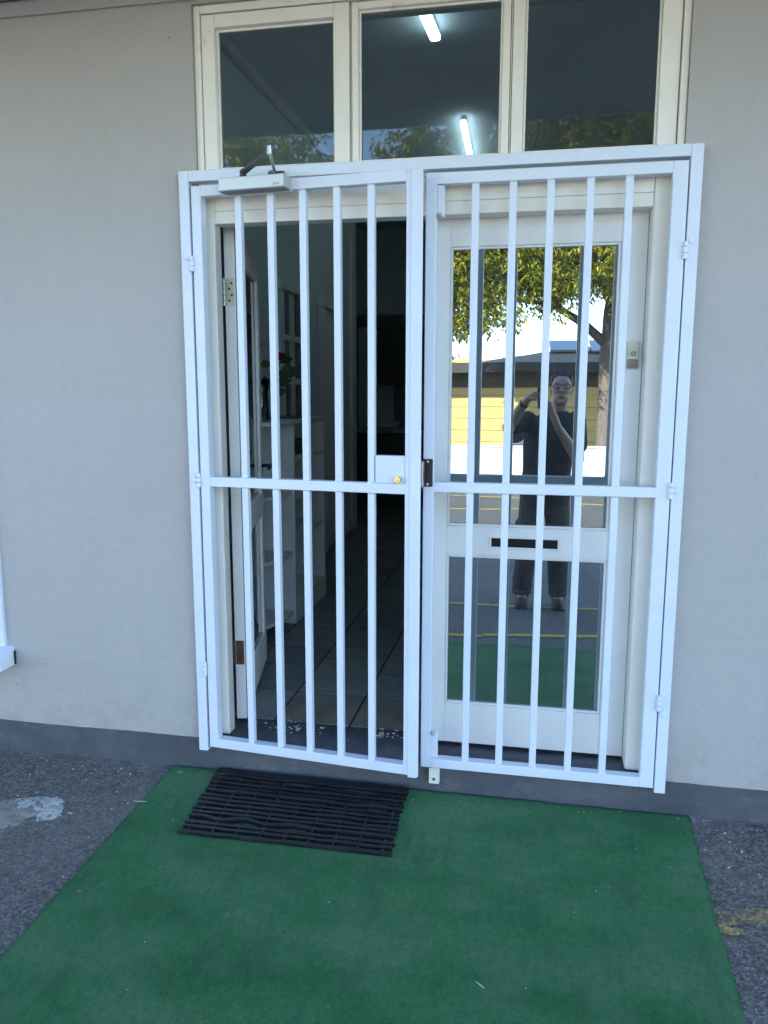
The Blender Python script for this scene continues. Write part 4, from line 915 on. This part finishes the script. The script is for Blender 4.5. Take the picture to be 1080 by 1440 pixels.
SKIN = plain('skin', (0.46, 0.27, 0.19), 0.5, 0.08, 12); TEE = plain('black_cotton', (0.018, 0.019, 0.024), 0.9, 0.3, 10, 11, 1.0, 0.03, stretch=(1, 1, 0.6))
TRO = plain('dark_cargo_cloth', (0.060, 0.056, 0.050), 0.9, 0.25, 8, 22, 0.9, 0.02); BOOT = plain('dusty_suede', (0.085, 0.066, 0.05), 0.85, 0.25, 20, 60, 0.5, 0.004)
HAIR = plain('dark_hair', (0.012, 0.010, 0.009), 0.6, 0.3, 60, 120, 0.8, 0.004)
PHC = CAM + RIGHT*0.027 - UP*0.058 - FWD*0.016      # middle of the phone
def PH(a, b, c): return PHC + RIGHT*a + UP*b + FWD*c
Ls, Le, Lw = W(-.155, -.01, 1.445), W(-.285, .17, 1.40), W(-.165, .305, 1.585)
Rs, Re, Rw = W(.215, -.01, 1.445), W(.235, .13, 1.165), W(.075, .345, 1.405)
bodym = MB()
torso = [(W(.0, 0, .80), .165, .115), (W(.0, 0, .95), .175, .122), (W(.01, 0, 1.08), .165, .115), (W(.02, 0, 1.25), .178, .120), (W(.03, 0, 1.38), .185, .112), (W(.045, -.005, 1.46), .155, .088), (W(.07, 0, 1.515), .072, .068), (W(.085, .012, 1.58), .060, .062), (W(.09, .02, 1.64), .058, .06)]
bodym.loft(torso, 24)
bodym.ball(W(.095, .035, 1.695), .077, .096, .112, 20, 14); bodym.ball(W(.095, .055, 1.625), .060, .070, .066, 16, 10)
bodym.cap(W(.095, .128, 1.70), W(.095, .142, 1.672), .011, .016); bodym.ball(W(.095, .118, 1.628), .026, .012, .010, 10, 6); bodym.ball(W(.095, .112, 1.588), .024, .018, .016, 10, 6)
bodym.ball(W(.095, .108, 1.728), .058, .016, .010, 12, 6)
for sx in (-1, 1): bodym.ball(W(.095+sx*.079, .02, 1.682), .010, .020, .032, 8, 8)
for s_, e_, w__ in ((Ls, Le, Lw), (Rs, Re, Rw)):
    bodym.cap(s_, s_.lerp(e_, .5), .058, .052); bodym.cap(s_.lerp(e_, .5), e_, .052, .043); bodym.cap(e_, e_.lerp(w__, .35), .043, .046); bodym.cap(e_.lerp(w__, .35), w__, .046, .029)
for sx, fx in ((-.095, -.155), (.095, .125)):
    hip = W(sx*.9, 0, .90); kn = W((sx+fx)/2, .03, .50); an = W(fx, 0.0, .10)
    bodym.cap(hip, kn, .088, .060); bodym.cap(kn, kn.lerp(an, .35), .058, .062); bodym.cap(kn.lerp(an, .35), an, .062, .042); bodym.cap(an, W(fx, .13, .04), .042, .034)
def finger(pts, r_):
    for a, b, k in zip(pts[:-1], pts[1:], range(9)): bodym.cap(a, b, r_*(1-.08*k), r_*(1-.08*(k+1)), 8)
# left hand round the left edge of the phone
lk0 = PH(-.060, .012, -.004); lp = Lw.lerp(lk0, .5)+Vector((0, 0, .012)); bodym.cap(Lw, lp, .026, .029); bodym.cap(lp, lk0+Vector((0, 0, .014)), .028, .020); bodym.cap(lp, lk0+Vector((0, 0, -.016)), .026, .018)
for k, (b_, tip, r_) in enumerate(((.036, -.016, .0075), (.017, -.008, .0078), (-.002, -.010, .0075), (-.020, -.018, .0066))):
    finger([lk0+Vector((0, 0, .026-.018*k)), PH(-.056, b_+.004, .009), PH(-.040, b_+.002, .013), PH(tip, b_, .0125)], r_)
finger([lp+Vector((.004, -.006, .014)), PH(-.060, .040, -.022), PH(-.034, .034, -.014)], .0088)
# right hand under the phone
rk = PH(.052, -.058, -.006); rp = Rw.lerp(rk, .5); bodym.cap(Rw, rp, .026, .030); bodym.cap(rp, rk+Vector((0, 0, .014)), .028, .019); bodym.cap(rp, rk+Vector((0, 0, -.014)), .026, .018)
for k, (b_, tip, r_) in enumerate(((-.030, .004, .0076), (-.049, -.004, .0080), (-.068, -.002, .0076), (-.087, .006, .0067))):
    finger([rk+Vector((0, 0, .026-.018*k)), PH(.052, b_+.002, .010), PH(.036, b_, .0135), PH(tip, b_, .0125)], r_)
finger([rp+Vector((-.012, -.004, .012)), PH(.044, -.040, -.022), PH(.022, -.022, -.0145)], .0090)
remesh('body', bodym, SKIN, per, 0.0042, 2)
tee = MB(); tee.loft([(W(.0, 0, .80), .192, .142), (W(.0, 0, .95), .190, .140), (W(.01, 0, 1.08), .185, .136), (W(.02, 0, 1.25), .196, .138), (W(.03, 0, 1.38), .200, .128), (W(.045, -.005, 1.465), .168, .102), (W(.06, -.002, 1.505), .098, .082), (W(.068, 0, 1.522), .080, .076)], 28)
for s_, e_ in ((Ls, Le), (Rs, Re)): tee.cap(s_, s_.lerp(e_, .62), .078, .074)
remesh('t_shirt', tee, TEE, per, 0.009, 4)
tr_ = MB(); tr_.loft([(W(0, 0, .74), .165, .125), (W(0, 0, .86), .186, .136), (W(0, 0, .97), .184, .134)], 24)
for sx, fx in ((-.095, -.155), (.095, .125)):
    hip = W(sx*.95, 0, .88); kn = W((sx+fx)/2, .03, .50); an = W(fx, -.005, .13)
    tr_.cap(hip, kn, .108, .088); tr_.cap(kn, an, .088, .078)
    for q in range(5): tr_.ball(W(fx+.01*math.sin(q*2.1), .012*math.cos(q*1.7), .105+.05*q), .084-.003*q, .088-.003*q, .022, 14, 6)
    side = -1 if fx < 0 else 1; tr_.ball(W((sx+fx)/2+side*.075, 0, .60), .030, .065, .085, 10, 8)
remesh('trousers', tr_, TRO, per, 0.009, 4)
for fx in (-.155, .125):
    bt = MB(); bt.cap(W(fx, -.005, .20), W(fx, -.005, .08), .058, .056); bt.cap(W(fx, -.03, .052), W(fx, .05, .05), .050, .048); bt.cap(W(fx, .05, .050), W(fx, .15, .042), .048, .042); bt.box(PX+fx-.048, PX+fx+.048, PYo-.085, PYo+.185, PZ+.004, PZ+.03)
    remesh('boot', bt, BOOT, per, 0.008, 3)
hm = MB()
def hline(l):
    y = l.y; x = abs(l.x); j_ = 0.010*noise.noise(Vector((l.x*70, l.y*70, 3)))
    return (1.766-0.45*max(0, x-.045) if y > .045 else (1.720 if y > .02 else (1.68 if y > -.01 else 1.60)))+j_
def hk(c):
    l = c-W(.095, .02, 0); return l.z > hline(l)
hm.ball(W(.095, .022, 1.704), .0805, .0985, .110, 64, 56, keep=hk)
for i, v in enumerate(hm.v):
    p = Vector(v); c = W(.095, .022, 1.704); d = (p-c); l = p-W(.095, .02, 0); rise = max(0, min(1, (l.z-hline(l))/.035)); top = max(0, d.z/.11)
    k = 1+rise*(0.05+0.05*noise.noise(Vector((p.x*120, p.y*40, p.z*40)))+top*(0.15+0.16*noise.noise(Vector((p.x*60, p.y*22, 5))))*(0.7+0.6*max(0, d.y/.1))); hm.v[i] = tuple(c+d*k)
ho = obj('hair', hm, HAIR, per, smooth=True); sd = ho.modifiers.new('s', 'SOLIDIFY'); sd.thickness = 0.004; sd.offset = -1
gm = MB()
for sx in (-1, 1):
    c = W(.095+sx*.034, .140, 1.700); gm.tube([c+Vector((.028*math.copysign(abs(math.cos(a*math.pi/10))**.5, math.cos(a*math.pi/10)), -.006*abs(math.cos(a*math.pi/10)), .016*math.copysign(abs(math.sin(a*math.pi/10))**.6, math.sin(a*math.pi/10)))) for a in range(21)], .0028, 6)
    gm.tube([c+Vector((sx*.027, -.006, .006)), W(.095+sx*.079, .06, 1.705), W(.095+sx*.083, .01, 1.698)], .0026, 6)
gm.tube([W(.088, .146, 1.703), W(.102, .146, 1.703)], .0026, 6); obj('glasses', gm, BLACK, per, smooth=True)
for sx in (-1, 1):
    obj('eye', MB().ball(W(.095+sx*.034, .114, 1.701), .011, .008, .0042, 10, 6), plain('eye_white', (0.6, 0.58, 0.55), 0.3), per, smooth=True)
    obj('pupil', MB().ball(W(.095+sx*.034, .1215, 1.701), .0052, .0035, .0052, 10, 6), VOID, per, smooth=True)
obj('lips', MB().ball(W(.095, .128, 1.627), .024, .006, .006, 12, 6), plain('lips', (0.36, 0.15, 0.12), 0.45), per, smooth=True)
dwr = (Lw-Le).normalized(); wc = Lw-dwr*.015
obj('wristwatch', MB().tube([wc-dwr*.012, wc+dwr*.012], .0345, 18), BLACK, per, bevel=.003)
# phone
ph = empty('smartphone', PHC, label='dark smartphone held up in both hands by the photographer', cat='phone')
MP = Matrix(((RIGHT.x, FWD.x, UP.x, PHC.x), (RIGHT.y, FWD.y, UP.y, PHC.y), (RIGHT.z, FWD.z, UP.z, PHC.z), (0, 0, 0, 1)))
obj('case', MB().box(-.036, .036, -.004, .004, -.0735, .0735, MP), BLACK, ph, bevel=.003)
obj('camera_bump', MB().box(-.033, .000, .0045, .0065, .038, .071, MP), BLACK, ph, bevel=.001)
obj('screen', MB().box(-.033, .033, -.0048, -.0042, -.069, .069, MP), plain('phone_screen', (0.02, 0.02, 0.025), 0.1), ph)
